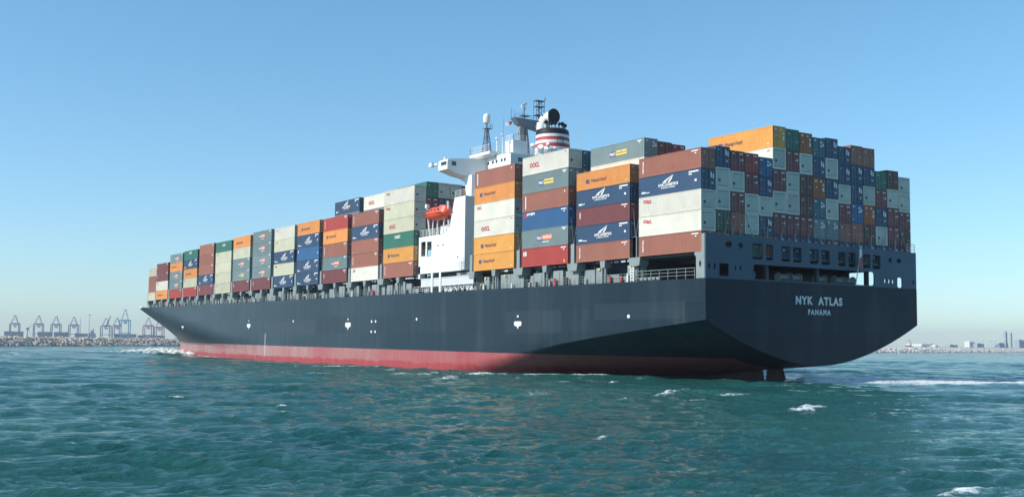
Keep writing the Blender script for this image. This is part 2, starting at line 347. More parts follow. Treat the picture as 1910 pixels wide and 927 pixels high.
def sea_material():
    m = bpy.data.materials.new('sea_water'); m.use_nodes = True; n = m.node_tree.nodes; l = m.node_tree.links; b = n['Principled BSDF']
    geo = n.new('ShaderNodeNewGeometry')
    def noise(sc, det, vec=(1, 1, 1), rough=.6):
        mp = n.new('ShaderNodeMapping'); mp.inputs[3].default_value = vec; mp.inputs[2].default_value = (0, 0, math.radians(28)); l.new(geo.outputs['Position'], mp.inputs[0])
        k = n.new('ShaderNodeTexNoise'); k.inputs['Scale'].default_value = sc; k.inputs['Detail'].default_value = det; k.inputs['Roughness'].default_value = rough
        l.new(mp.outputs[0], k.inputs[0]); return k.outputs[0]
    b.inputs['Roughness'].default_value = .06; b.inputs['IOR'].default_value = 1.333; b.inputs['Specular IOR Level'].default_value = .5
    mx = n.new('ShaderNodeMix'); mx.data_type = 'RGBA'; mx.inputs['A'].default_value = (.016, .104, .100, 1); mx.inputs['B'].default_value = (.026, .130, .108, 1)
    mr0 = n.new('ShaderNodeMapRange'); mr0.inputs[1].default_value = .35; mr0.inputs[2].default_value = .65; l.new(noise(.03, 4), mr0.inputs[0]); l.new(mr0.outputs[0], mx.inputs['Factor'])
    l.new(mx.outputs['Result'], b.inputs['Base Color'])
    bp = n.new('ShaderNodeBump'); bp.inputs['Strength'].default_value = 1.; bp.inputs['Distance'].default_value = .38
    l.new(noise(2.4, 7, (1, .3, 1), .68), bp.inputs['Height'])
    bp2 = n.new('ShaderNodeBump'); bp2.inputs['Strength'].default_value = .8; bp2.inputs['Distance'].default_value = .5; l.new(noise(.75, 5, (1, .38, 1), .55), bp2.inputs['Height']); l.new(bp2.outputs[0], bp.inputs['Normal']); l.new(bp.outputs[0], b.inputs['Normal'])
    at = n.new('ShaderNodeAttribute'); at.attribute_name = 'foam'
    add = n.new('ShaderNodeMath'); add.operation = 'MULTIPLY'; sub = n.new('ShaderNodeMapRange'); sub.inputs[1].default_value = .40; sub.inputs[2].default_value = .60; sub.inputs[3].default_value = .08; sub.inputs[4].default_value = 1.5
    l.new(noise(3.6, 9, (1, .55, 1), .85), sub.inputs[0]); l.new(sub.outputs[0], add.inputs[0]); l.new(at.outputs['Fac'], add.inputs[1])
    mr = n.new('ShaderNodeMapRange'); mr.inputs[1].default_value = .38; mr.inputs[2].default_value = .95; l.new(add.outputs[0], mr.inputs[0])
    fm = n.new('ShaderNodeBsdfPrincipled'); fm.inputs['Base Color'].default_value = (.74, .78, .78, 1); fm.inputs['Roughness'].default_value = .8
    ms = n.new('ShaderNodeMixShader'); l.new(mr.outputs[0], ms.inputs[0]); l.new(b.outputs[0], ms.inputs[1]); l.new(fm.outputs[0], ms.inputs[2])
    l.new(ms.outputs[0], n['Material Output'].inputs[0]); return m
me.materials.append(sea_material())

# ------------------------------------------------------------------ the ship
ship = thing('container_ship', (140, 20, 0), 'huge dark blue container ship with red boot topping seen from its port quarter', 'ship')
ZK = [(-.8, 7.82), (17, 6.12), (29.5, 4.74), (39.3, 3.46), (52, 2.2), (67, .5), (86, -5.)]
ZB = [(-.8, 2.1), (10, 1.3), (20, .2), (35, -1.1), (50, -4.), (86, -9.)]
hb = MB(); NP = 20; rings = []
def add_ring(pts):
    o = len(hb.v); hb.v += pts; rings.append((o, len(pts)))
    if len(rings) > 1 and rings[-2] is not None:
        p = rings[-2][0]; k = len(pts)
        for i in range(k - 1): hb.f.append((p + i, p + i + 1, o + i + 1, o + i)); hb.m.append(0)
def ring_aft(x):
    zk, zb, zd = interp(x, ZK), interp(x, ZB), zdeck(x); pw = interp(x, [(-.8, 1.75), (30, 1.65), (60, 1.8), (86, 2.0)]); mm = interp(x, [(8, 1.), (25, 1.12), (40, 1.5), (55, 2.3), (86, 3.)])
    half = [(20., zd + (zk - zd) * i / 5) for i in range(5)] + [(20 * s_, zk - (zk - zb) * (1 - s_ ** pw) ** (1 / mm)) for s_ in 1 - np.linspace(0, 1, NP) ** 2.2]
    return [(x, 20 - b_, z) for b_, z in half] + [(x, 20 + b_, z) for b_, z in half[::-1][1:]]
for x in [-.8, 2, 5, 8, 12, 16, 20, 25, 30, 35, 40, 46, 52, 58, 64, 70, 78, 86]: add_ring(ring_aft(x))
hb.f.append(tuple(range(rings[0][1] - 1, -1, -1))); hb.m.append(0)      # transom
rings.append(None)
def stem(z): return interp(z, [(-5, 279), (0, 281.5), (3.6, 284), (8, 291.8), (14.5, 303)])
def halfb(x, z):
    t = min(1, max(0, (z - 3.6) / 10.8)); xs = 150 + 90 * t ** .85 if z > 3.6 else 150 + (z - 3.6) * 1.5; xe = stem(z); n_ = 1.8 + 1.0 * t
    if x <= xs: return 20.
    if x >= xe: return 0.
    return 20 * (1 - ((x - xs) / (xe - xs)) ** n_)
NZ = 22
for x in list(range(86, 150, 8)) + list(range(150, 270, 4)) + list(np.linspace(270, 302.9, 40)):
    zd = zdeck(x); zlo = -5 if x < 279 else interp(x, [(279, -5), (281.5, 0), (284, 3.6), (291.8, 8), (303, 14.5)]); zs = np.linspace(zd, min(zlo, zd - .02), NZ)
    half = [(halfb(x, z) if x < stem(z) else 0., z) for z in zs]
    add_ring([(x, 20 - b_, z) for b_, z in half] + [(x, 20 + b_, z) for b_, z in half[::-1]])
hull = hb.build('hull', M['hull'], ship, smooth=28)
# bulbous bow just breaking the surface
b_ = MB(); b_.lathe([(.05, -1), (.7, -.95), (1., -.5), (1.08, 0), (1., .5), (.7, .95), (.05, 1)], (0, 0), 20)
b_.v = [(285 + v[0] * 8.5, 20 + v[1] * 3.0, -.9 + v[2] * 2.5) for v in b_.v]
b_.build('bulbous_bow', M['hull'], ship, smooth=60)
# deck plate
db = MB(); px_ = [x for x in list(np.linspace(-.75, 240, 30)) + list(np.linspace(244, 302, 26))]
for a, b2 in zip(px_[:-1], px_[1:]):
    ha, hb2 = (halfb(a, 14) if a > 86 else 20) - .12, (halfb(b2, 14) if b2 > 86 else 20) - .12; ha = max(ha, .01); hb2 = max(hb2, .01)
    za, zb = zdeck(a) - .08, zdeck(b2) - .08
    db.add([(a, 20 - ha, za), (b2, 20 - hb2, zb), (b2, 20 + hb2, zb), (a, 20 + ha, za)], [(0, 1, 2, 3)])
db.build('deck', M['deck_green'], ship)
# rudder
r_ = MB(); r_.hexa([(4.0, 19.6, -4), (9., 19.4, -4), (9., 20.6, -4), (4.0, 20.4, -4)], [(6.0, 19.7, 1.7), (8.2, 19.5, 1.7), (8.2, 20.5, 1.7), (6.0, 20.3, 1.7)])
r_.build('rudder', M['hull_red_shaded'], ship)
s_ = MB(); s_.hexa([(9.6, 19, -5), (60, 17, -5), (60, 23, -5), (9.6, 21, -5)], [(10.2, 19.2, 1.25), (40, 18, .2), (40, 22, .2), (10.2, 20.8, 1.25)]); s_.build('skeg', M['hull_red_shaded'], ship)

# transom wall above the deck, with its openings
W1 = [(7.96, 9.80), (10.35, 11.65), (13.15, 14.75), (15.3, 16.85), (18.42, 20.1), (20.6, 22.25), (23.9, 25.35), (25.95, 27.3), (28.85, 30.3), (30.75, 32.4)]
holes = [rrect(a, b2, 15.75 - .01 * a, 17.8 - .015 * a, .2) for a, b2 in W1]
holes += [ell(3.9, 17.3, .62, .38), ell(5.95, 17.25, .42, .36), ell(34.45, 16.8, .36, .36), ell(36.3, 16.8, .5, .33)]
holes += [ell(.62, 14.5, .18, .36), ell(1.55, 14.45, .2, .38), rrect(2.3, 4.0, 13.3, 14.9, .15), ell(5.05, 14.4, .17, .32), ell(5.9, 14.38, .19, .34)]
holes += [rrect(8.15, 31.1, 13.12, 15.0, .35), ell(33.35, 13.85, .2, .42), ell(34.2, 13.82, .2, .42), ell(35.0, 13.8, .2, .42), rrect(35.9, 36.95, 13.02, 14.45, .25), ell(39.3, 13.9, .16, .38)]
tw = plate([(.02, 12.97), (39.98, 12.97), (39.98, 18.1), (.02, 18.55)], holes, -.79, -.6, lambda u, v, w: (w, u, v))
tw.build('transom_wall', M['stern_grey'], ship)
# port and starboard return posts of the wall
sp = plate([(-.58, 12.97), (.95, 12.97), (.95, 15.6), (1.25, 16.0), (1.25, 16.26), (-.03, 16.27), (-.03, 18.5), (-.58, 18.5)], [ell(.2, 14.75, .2, .42)], .015, .35, lambda u, v, w: (u, w, v))
sp.build('corner_post', M['steel_light'], ship)
sp = plate([(-.58, 12.97), (.95, 12.97), (.95, 16.2), (-.03, 16.25), (-.03, 18.05), (-.58, 18.05)], [ell(.2, 14.75, .2, .42)], 39.65, 39.985, lambda u, v, w: (u, w, v))
sp.build('corner_post', M['stern_grey'], ship)
# mooring deck: ceiling beams, inner posts, forward bulkhead
c_ = MB(); c_.box(-.55, 12.6, .5, 39.5, 15.95, 16.25); c_.box(12.65, 13.0, .4, 39.6, 12.9, 16.2); c_.box(10.9, 12.6, 39.3, 39.6, 12.9, 15.9)
for y in (6, 12, 18, 24, 30, 36): c_.box(.5, 12.5, y - .2, y + .2, 15.45, 15.95)
for y in (11.6, 21, 30.9): c_.box(.2, .7, y - .25, y + .25, 12.9, 15.9)
c_.build('hatch_girder', M['steel_dark'], ship)
for y in (9.2, 15.5, 17.8, 22.6, 26.2, 28.4): # bollards and winches
    w_ = MB(); w_.box(.6, 2.2, y - .9, y + .9, 12.9, 13.2); w_.tube((1.4, y - .7, 13.75), (1.4, y + .7, 13.75), .42, 12); w_.tube((1.4, y - .9, 13.75), (1.4, y - .7, 13.75), .6, 12); w_.tube((1.4, y + .7, 13.75), (1.4, y + .9, 13.75), .6, 12)
    w_.build('mooring_winch', M['steel_grey'], ship)
ra = MB(); ra.rail([(1.3, .12, 13.0), (13.2, .12, 13.05)], h=1.3, r=.045, step=1.7)
for i in range(5): ra.tube((8.2 + i * .85, .3, 13.25), (8.75 + i * .85, .3, 13.25), .22, 8)
ra.build('railing', M['steel_light'], ship)
g_ = MB(); g_.box(13.3, 13.42, .05, .15, 13.05, 14.9); g_.box(13.95, 14.07, .05, .15, 13.05, 14.9)
for k in range(5): g_.box(13.42, 13.95, .06, .14, 13.25 + k * .38, 13.37 + k * .38)
g_.build('ladder', M['white'], ship)
ra = MB(); ra.rail([(-.6, 38.3, 18.1), (-.6, 39.9, 18.1), (1.5, 39.9, 18.1)], h=1.2, r=.035, step=.8)
ra.build('railing', M['offwhite'], ship)

def stern_text(s, u0, u1, z0, z1, bold, spc):
    vs, fs = text_geo(s, bold, spc); mb = MB()
    mb.add([(-.815, u0 + (u1 - u0) * p[0], z0 + (z1 - z0) * p[1]) for p in vs], fs); return mb
stern_text('NYK  ATLAS', 15.67, 24.55, 10.12, 11.25, .05, 1.22).build('ship_name', M['mark_stern'], ship, recalc=False)
stern_text('PANAMA', 17.95, 22.25, 8.83, 9.55, .045, 1.35).build('port_of_registry', M['mark_stern'], ship, recalc=False)

# hull side marks
for x, z, s_ in ((216.7, 8.27, 1.), (160.8, 8.06, 1.1), (103.7, 7.8, 1.2), (41.5, 7.55, .95)):
    yy = 20 - (halfb(x, z) if x > 86 else 20) - .03
    t_ = MB(); pts = [(-1.15, .25), (-.9, .5), (.9, .5), (1.15, .25), (1.0, -.2), (.35, -.3), (0, -.75), (-.35, -.3), (-1.0, -.2)]
    t_.add([(x + p[0] * s_, yy, z + p[1] * s_) for p in pts], [tuple(range(9))]); t_.add([(x + a * .22, yy, z + 1.25 + b2 * .16) for a, b2 in ((-1, -1), (1, -1), (1, 1), (-1, 1))], [(0, 1, 2, 3)])
    t_.build('tug_mark', M['mark_white'], ship, recalc=False)
for x, z in ((132.5, 8.95), (74.6, 8.75), (92.9, 8.5), (91.2, 8.5), (93., 6.55), (91.3, 6.55), (14.3, 8.42)):
    t_ = MB(); t_.add([(x + .32 * math.cos(a * .785), -.03, z + .26 * math.sin(a * .785)) for a in range(8)], [tuple(range(8))]); t_.build('hull_mark', M['mark_white'], ship, recalc=False)
t_ = MB()
for k in range(12): t_.add([(149.5 + a, -.03, 1.3 + k * .42 + b2) for a, b2 in ((-.22, 0), (.22, 0), (.22, .2), (-.22, .2))], [(0, 1, 2, 3)])
t_.build('draught_marks', M['mark_white'], ship, recalc=False)

# bays: (name, aft x, forward x, base z, [port side row top to bottom], top z)
BAYS = [
 ('sternmost stack', .0, 12.2, 16.3, ['brown:T', 'navy:N', 'white:o', 'white:o', 'brown:T'], 29.4),
 ('second stack from the stern', 14.17, 26.36, 16.25, ['orange:H', 'navy:N', 'maroon:t', 'navy:N', 'brown:T'], 29.1),
 ('third stack from the stern', 28.44, 40.64, 16.28, ['white:O', 'grey:Y', 'brown:V', 'blue:J', 'grey:R', 'red:K'], 33.2),
 ('stack just aft of the white deckhouse', 42.9, 55.1, 16.37, ['brown:V', 'orange:H', 'white:o', 'white:O', 'amber:H', 'amber:H'], 32.8),
 ('stack just forward of the white deckhouse', 76.4, 88.6, 16.57, ['white:o', 'cream:o', 'cream:O', 'green:G', 'amber:H', 'brown:T'], 33.1),
 ('second stack forward of the deckhouse', 90.75, 102.9, 16.5, ['brown:T', 'navy:N', 'brown:m', 'brown:T', 'white:o'], 30.05),
 ('third stack forward of the deckhouse', 105.0, 117.2, 16.6, ['red:T', 'orange:H', 'brown:T', 'grey:R', 'maroon:t'], 30.3),
 ('fourth stack forward of the deckhouse', 119.3, 131.5, 16.65, ['orange:H', 'navy:N', 'blue:b', 'navy:N', 'navy:N'], 30.45),
 ('fifth stack forward of the deckhouse', 133.2, 145.4, 16.63, ['white:p', 'cream:p', 'navy:N', 'cream:o', 'navy:N'], 30.45),
 ('sixth stack forward of the deckhouse', 147.4, 159.6, 16.62, ['grey:R', 'grey:R', 'grey:R', 'grey:R', 'maroon:t'], 30.65),
 ('seventh stack forward of the deckhouse', 161.5, 173.7, 16.62, ['orange:H', 'cream:p', 'grey:R', 'grey:Y', 'maroon:t'], 30.3),
 ('eighth stack forward of the deckhouse', 175.2, 187.4, 16.6, ['green:G', 'cream:p', 'cream:p', 'cream:p', 'cream:p'], 30.0),
 ('ninth stack forward of the deckhouse', 189.1, 201.3, 16.6, ['brown:m', 'brown:m', 'brown:m', 'navy:N', 'maroon:t'], 30.2),
 ('fourth stack from the bow', 203.0, 215.2, 16.53, ['green:G', 'navy:N', 'orange:H', 'cream:p', 'red:m'], 29.45),
 ('third stack from the bow', 216.6, 228.8, 16.5, ['grey:R', 'orange:H', 'grey:R', 'grey:R', 'red:m'], 29.25),
 ('second stack from the bow', 230.6, 242.8, 16.5, ['maroon:t', 'maroon:t', 'white:o', 'orange:H'], 27.3),
 ('stack nearest the bow', 244.6, 256.8, 16.6, ['cream:p', 'brown:m', 'brown:m', 'cream:p'], 26.6),
]
# under-container structure along the deck edge
rg = random.Random(3)
for bi, (nm, x0, x1, zb, _, _) in enumerate(BAYS):
    yi = 0. if bi < 16 else 1.5
    nxt = BAYS[bi + 1][1] if bi + 1 < len(BAYS) else x1 + 2
    zd = zdeck(x0)
    if bi > 0:
        cb = MB(); cb.box(x0 - .3, x1 + .3, 3.2, 4.0, zd - .1, zb - .15); cb.build('hatch_coaming', M['steel_dark'], ship)
        # lit panels of the passageway wall
        x = x0 - .2
        while x < x1 - .6:
            w_ = rg.uniform(1.2, 3.4); w_ = min(w_, x1 - x); h_ = rg.choice((1.2, 1.9, 2.15, 2.15, 2.3, .9)); dy = rg.uniform(.7, 1.5) + yi
            pb = MB(); pb.box(x, x + w_ - .12, dy, dy + .5, zd - .06, zd + h_)
            if rg.random() < .6: pb.box(x + w_ * .3, x + w_ * .3 + .12, dy - .08, dy - .01, zd - .05, zd + h_ * .9)
            if rg.random() < .5: pb.box(x + w_ * .6, x + w_ * .6 + .5, dy - .3, dy - .01, zd - .05, zd + .9)
            pb.build('passage_panel', M[rg.choice(('steel_light', 'steel_light', 'steel_grey'))], ship)
            if rg.random() < .35:
                lb = MB(); lb.box(x + w_ * .4, x + w_ * .4 + .45, dy - .2, dy - .01, zd + h_ - .35, zd + h_ - .1); lb.build('passage_lamp', M['yellow'], ship)
            if rg.random() < .4:
                lb = MB(); lb.box(x + w_ * .5, x + w_ * .5 + .35, dy - .5, dy - .32, zd, zd + rg.uniform(.6, 1.3)); lb.build('deck_locker', M[rg.choice(('black', 'steel_dark', 'white', 'mark_red'))], ship)
            x += w_ + rg.choice((0, .15, .5, .9))
        rb = MB(); rb.rail([(x0 - .8, .12 + yi, zd), (x1 + .5, .12 + yi, zdeck(x1))], h=1.1, r=.028, step=1.9); rb.build('railing', M['steel_light'], ship)
        # mid pedestal with two legs
        xm = (x0 + x1) / 2; mp_ = MB(); mp_.hexa([(xm - .45, .1 + yi, zb - 1.05), (xm + .45, .1 + yi, zb - 1.05), (xm + .45, 1.1 + yi, zb - 1.05), (xm - .45, 1.1 + yi, zb - 1.05)],
                                    [(xm - .6, .08 + yi, zb - .06), (xm + .6, .08 + yi, zb - .06), (xm + .6, 1.2 + yi, zb - .06), (xm - .6, 1.2 + yi, zb - .06)])
        for dx in (-.38, .38): mp_.box(xm + dx - .09, xm + dx + .09, .3 + yi, .6 + yi, zd - .05, zb - 1.05)
        mp_.build('mid_pedestal', M['steel_light'], ship)
    # lashing post and pedestal in the gap forward of this bay
    if bi != 3 and bi < 16:
        a, b2 = x1 - .25, nxt + .25
    elif bi == 3: a, b2 = x1 - .3, x1 + 1.7
    else: a, b2 = x1 - .3, x1 + 1.5
    zp = BAYS[min(bi, 16)][3]; pd = MB()
    pd.hexa([(a + .25, .06 + yi, zp - 1.15), (b2 - .25, .06 + yi, zp - 1.15), (b2 - .25, 1.6 + yi, zp - 1.15), (a + .25, 1.6 + yi, zp - 1.15)],
            [(a, .04 + yi, zp - .05), (b2, .04 + yi, zp - .05), (b2, 1.6 + yi, zp - .05), (a, 1.6 + yi, zp - .05)])
    pd.box((a + b2) / 2 - .7, (a + b2) / 2 + .7, .7 + yi, 1.6 + yi, zd - .05, zp - 1.15)
    pd.build('corner_pedestal', M['steel_light'], ship)
    xc = (a + b2) / 2 if bi != 3 else x1 + .95
    po = MB(); po.box(xc - .42, xc + .42, .1 + yi, .9 + yi, zp - .05, zp + 2.75); po.build('lashing_post', M['steel_light'], ship)
    if bi < 14:
        RODS = []
        for (k, c2) in ((0, .5), (1, 2.), (2, 1.2)):
            RODS.append(((xc, .3 + .5 * k, zp + 2.6), (x1 + .12, c2 + .5 * k, zp + 7.2 - k)))
            RODS.append(((xc, .3 + .5 * k, zp + 2.6), (nxt - .12 if bi != 3 else x1 + .2, c2 + .5 * k, zp + 6.8 - .6 * k)))
        RODS.append(((xc, .3, zp + .2), (x1 + .1, 2.2, zp + 2.5)))
        for p_, q_ in RODS[:7 if bi < 8 else 3]:
            lr = MB(); lr.tube(p_, q_, .035, 4); lr.build('lashing_rod', M['rod'], ship)
        lb = MB(); lb.box(xc - .5, xc + .5, 1.2, 39, zp + 2.3, zp + 2.5); lb.box(xc - .5, xc + .5, 1.2, 39, zp - .2, zp + .0)
        for y in np.arange(2.5, 39, 2.5): lb.box(xc - .1, xc + .1, y - .1, y + .1, zp, zp + 2.3)
        lb.build('lashing_bridge', M['steel_dark'], ship)
# aft end of bay B / mooring bulkhead pedestal
pd = MB(); pd.box(12.55, 13.95, .05, 1.5, 15.1, 16.2); pd.box(12.9, 13.6, .1, .9, 16.2, 19.0); pd.build('corner_pedestal', M['steel_light'], ship)
# stern lashing poles above the transom wall
for y in (1.3, 3.6, 5.0, 6.3, 8.6, 11.1, 13.6, 16.1, 18.6, 21.1, 23.6, 26.1, 28.6, 31.1, 33.6, 36.1, 38.6):
    lr = MB(); lr.tube((-.3, y, 18.0), (-.3, y, 18.0 + rg.choice((1.4, 1.0, 1.9))), .06, 4)
    lr.tube((-.3, y, 18.2), (-.08, y + rg.choice((-1.1, 1.1)), 21.6), .03, 4)
    lr.build('lashing_rod', M['rod'], ship)
# forecastle: bulwark, foremast, windlass
fb = MB(); xs_ = np.linspace(262, 302.5, 24)
for a, b2 in zip(xs_[:-1], xs_[1:]):
    ya, yb = 20 - halfb(a, 14.4), 20 - halfb(b2, 14.4)
    for sgn in (1, -1):
        p = [(a, 20 - sgn * (20 - ya), zdeck(a) - .05), (b2, 20 - sgn * (20 - yb), zdeck(b2) - .05), (b2 + .3, 20 - sgn * (20 - yb), zdeck(b2) + .75), (a + .3, 20 - sgn * (20 - ya), zdeck(a) + .75)]
        fb.add(p, [(0, 1, 2, 3)])
fb.build('bow_bulwark', M['offwhite'], ship)
fm = MB(); fm.box(258.6, 259.4, 3.5, 4.6, 14, 18.6); fm.rail([(259, 2.2, 14.4), (268, 6, 14.4)], h=1.3, r=.05); fm.build('breakwater_post', M['steel_dark'], ship)

# ------------------------------------------------------------------ superstructure
def sub(parent, name, mb, m, **kw): return mb.build(name, m, parent, **kw)
h = MB(); h.box(56.6, 67.0, 8, 32, 13.1, 37.0); h.build('main_house', M['white'], ship)
hw = MB()
for x in (58.2, 59.2, 60.9, 62.1, 63.6, 65.2):
    hw = MB(); hw.box(x, x + .5, 7.95, 7.985, 35.9, 36.4); hw.build('window', M['glass'], ship)
for y in np.arange(9.5, 17, 1.7): hw = MB(); hw.box(56.54, 56.58, y, y + .9, 35.7, 36.4); hw.build('window', M['glass'], ship)
# monkey island deck with overhang
o_ = MB(); o_.hexa([(62.0, 8.2, 37.02), (67.4, 8.2, 37.02), (67.4, 32, 37.02), (62.0, 32, 37.02)], [(61.4, 6.7, 37.45), (68.2, 6.7, 37.45), (68.2, 33, 37.45), (61.4, 33, 37.45)])
o_.box(61.4, 68.2, 6.7, 33, 37.46, 37.95); o_.build('top_deck', M['white'], ship)
o_ = MB(); o_.rail([(61.5, 33, 37.95), (61.5, 6.8, 37.95), (68.1, 6.8, 37.95), (68.1, 33, 37.95)], h=1.2, r=.04, step=1.5); o_.build('railing', M['white'], ship)
o_ = MB(); o_.box(57, 61.3, 8.05, 31.9, 37.01, 37.25); o_.rail([(56.8, 30, 37.2), (56.8, 14, 37.2)], h=1.2, r=.04); o_.build('house_roof', M['offwhite'], ship)
c_ = MB(); c_.box(59.0, 61.6, 10.0, 13.0, 37.3, 39.9); cube = c_.build('mast_house', M['white'], ship)
c_ = MB(); c_.rail([(61.5, 10.1, 39.9), (59.1, 10.1, 39.9), (59.1, 12.9, 39.9)], h=.95, r=.045, step=1.); c_.build('railing', M['white'], ship)
# white vents and lockers on the house top
for (x, y, z, sx_, h_) in ((58.5, 13.8, 37.3, .5, 1.6), (58., 15.2, 37.3, .8, 1.3), (57.5, 16.4, 37.3, .4, 1.9), (57.6, 17.6, 37.3, .7, 1.2), (63, 9.2, 37.95, .25, 2.3), (60.5, 8.8, 37.3, .2, 3.2)):
    v_ = MB(); v_.tube((x, y, z), (x, y, z + h_), sx_ * .6, 8); v_.tube((x, y, z + h_), (x - .3, y - .4, z + h_ + .35), sx_ * .75, 8); v_.build('vent', M['white'], ship, smooth=40)
# bridge wing with its rounded bracket and post
w_ = MB()
prof = [(0.0, 34.5), (0.0, 35.9), (.15, 36.25), (3., 36.6), (8., 36.95), (8., 33.4), (7.2, 32.6), (6.2, 32.7), (5.2, 33.1), (4.2, 33.5), (2.4, 33.8)]
n_ = len(prof); w_.add([(64.35, y, z) for y, z in prof] + [(67.6, y, z) for y, z in prof], [tuple(range(n_)), tuple(range(2 * n_ - 1, n_ - 1, -1))] + [(i, (i + 1) % n_, n_ + (i + 1) % n_, n_ + i) for i in range(n_)])
w_.build('bridge_wing', M['white'], ship)
w_ = MB(); w_.box(64.3, 64.34, .9, 1.7, 35.2, 35.9); w_.build('wing_window', M['glass'], ship)
w_ = MB(); w_.box(64.7, 66.6, -.035, -.005, 35.3, 35.9); w_.build('wing_window', M['glass'], ship)
w_ = MB(); w_.tube((66.2, .6, 36.3), (66.2, .6, 36.8), .3, 8); w_.box(69.0, 70.0, -.6, .1, 35.4, 36.1); w_.box(67.6, 69.05, -.2, 0.1, 35.6, 35.9); w_.build('search_light', M['white'], ship)
w_ = MB(); w_.hexa([(61.2, 3.0, 29.4), (62.8, 3.0, 29.4), (62.8, 4.6, 29.4), (61.2, 4.6, 29.4)], [(62.4, 3.8, 33.6), (65., 3.8, 33.6), (65., 5.6, 33.6), (62.4, 5.6, 33.6)])
w_.build('wing_post', M['white'], ship)
# side tower and lower block
t_ = MB(); t_.hexa([(59.8, 1., 24.6), (65.0, 1., 24.6), (65.0, 8., 24.6), (59.8, 8., 24.6)], [(59.8, 1., 29.5), (63.4, 1., 29.5), (63.4, 8., 29.5), (59.8, 8., 29.5)])
t_.hexa([(59.8, 1, 23.51), (66.5, 1, 23.51), (66.5, 8, 23.51), (59.8, 8, 23.51)], [(59.8, 1, 24.6), (65.0, 1, 24.6), (65.0, 8, 24.6), (59.8, 8, 24.6)]); t_.build('side_tower', M['white'], ship)
lb_ = plate([(59.8, 16.85), (76.2, 16.85), (76.2, 23.5), (59.8, 23.5)], [rrect(71.4, 73.1, 19.8, 22.5, .1), rrect(73.6, 75.3, 20.0, 22.6, .1)], 1.0, 1.2, lambda u, v, w: (u, w, v))
lb_.box(59.8, 70.8, 1.21, 8, 16.85, 23.5); lb_.box(70.8, 76.2, 1.21, 5, 16.85, 17.1); lb_.box(70.8, 76.2, 1.21, 5, 23.25, 23.5); lb_.build('side_block', M['white'], ship)
st = MB()
for k in range(7): st.box(71.3 + k * .55, 71.9 + k * .55, 2.0, 3.0, 19.8 + k * .4, 19.87 + k * .4)
st.tube((71.2, 1.9, 20.9), (75.3, 1.9, 23.4), .06, 5); st.build('stairway', M['offwhite'], ship)
rb = MB(); rb.rail([(66.4, 1.05, 23.5), (76.1, 1.05, 23.5), (76.1, 5, 23.5)], h=1.15, r=.045, step=1.3); rb.rail([(59.9, 1.05, 29.5), (63.2, 1.05, 29.5)], h=1.1, r=.04, step=1.1); rb.build('railing', M['white'], ship)
lv = MB()
for z0 in (18.9, 23.):
    for k in range(6): lv.box(59.72, 59.79, 3.2, 5.6, z0 + k * .5, z0 + k * .5 + .32)
lv.build('louvre', M['black'], ship)
for x, z in ((67.2, 21.6), (69.0, 21.6), (62.0, 19.2), (64.0, 27.0)):
    ph = MB(); ph.tube((x, .96, z), (x, .99, z), .17, 10); ph.build('porthole', M['glass'], ship)
ph = MB(); ph.box(60.0, 61.0, .94, .99, 17.0, 19.0); ph.build('side_door', M['offwhite'], ship)
ph = MB(); ph.rail([(59.9, .5, 16.95), (61.8, .5, 16.95)], h=1.5, r=.05, step=.6); ph.box(59.8, 61.9, .45, .99, 16.8, 16.93); ph.build('balcony', M['white'], ship)
tm = MB(); tm.box(59.76, 59.795, 1.0, 8, 16.9, 29.45); tm.build('tower_aft_plate', M['offwhite'], ship)
# accommodation ladder gear below the block
g_ = MB(); g_.box(55.3, 73.5, .15, .35, 14.45, 15.7); g_.box(55.2, 73.6, .1, .5, 15.7, 15.85); g_.box(55.2, 73.6, .1, .5, 14.35, 14.5); g_.build('gangway', M['offwhite'], ship)
g_ = MB()
for x in (66.4, 69.3): g_.box(x - .3, x + .3, .0, .09, 13.3, 16.9)
for x0 in np.arange(56, 66, 1.8): g_.tube((x0, .6, 13.4), (x0 + .9, .6, 14.4), .12, 5); g_.tube((x0 + 1.8, .6, 13.4), (x0 + .9, .6, 14.4), .12, 5)
g_.box(56, 58.5, .7, 1.2, 13.4, 14.4); g_.box(63, 66, .7, 1.2, 13.3, 13.9); g_.box(75.5, 76.8, 1., 2., 16.0, 18.2)
g_.build('gangway_frame', M['white'], ship)
g_ = MB(); g_.box(55.5, 75.5, 2.6, 3.4, 13.2, 16.6); g_.build('passage_wall', M['steel_dark'], ship)
g_ = MB(); g_.box(57, 63, 1.4, 2.5, 15.5, 16.5); g_.box(70, 75, 1.6, 2.5, 13.2, 14.2); g_.build('passage_panel', M['steel_light'], ship)
g_ = MB(); g_.rail([(55.4, .1, 13.3), (66, .1, 13.3)], h=1.1, r=.035, step=1.4); g_.rail([(69.6, .1, 13.35), (76, .1, 13.4)], h=1.1, r=.035, step=1.4); g_.build('railing', M['white'], ship)
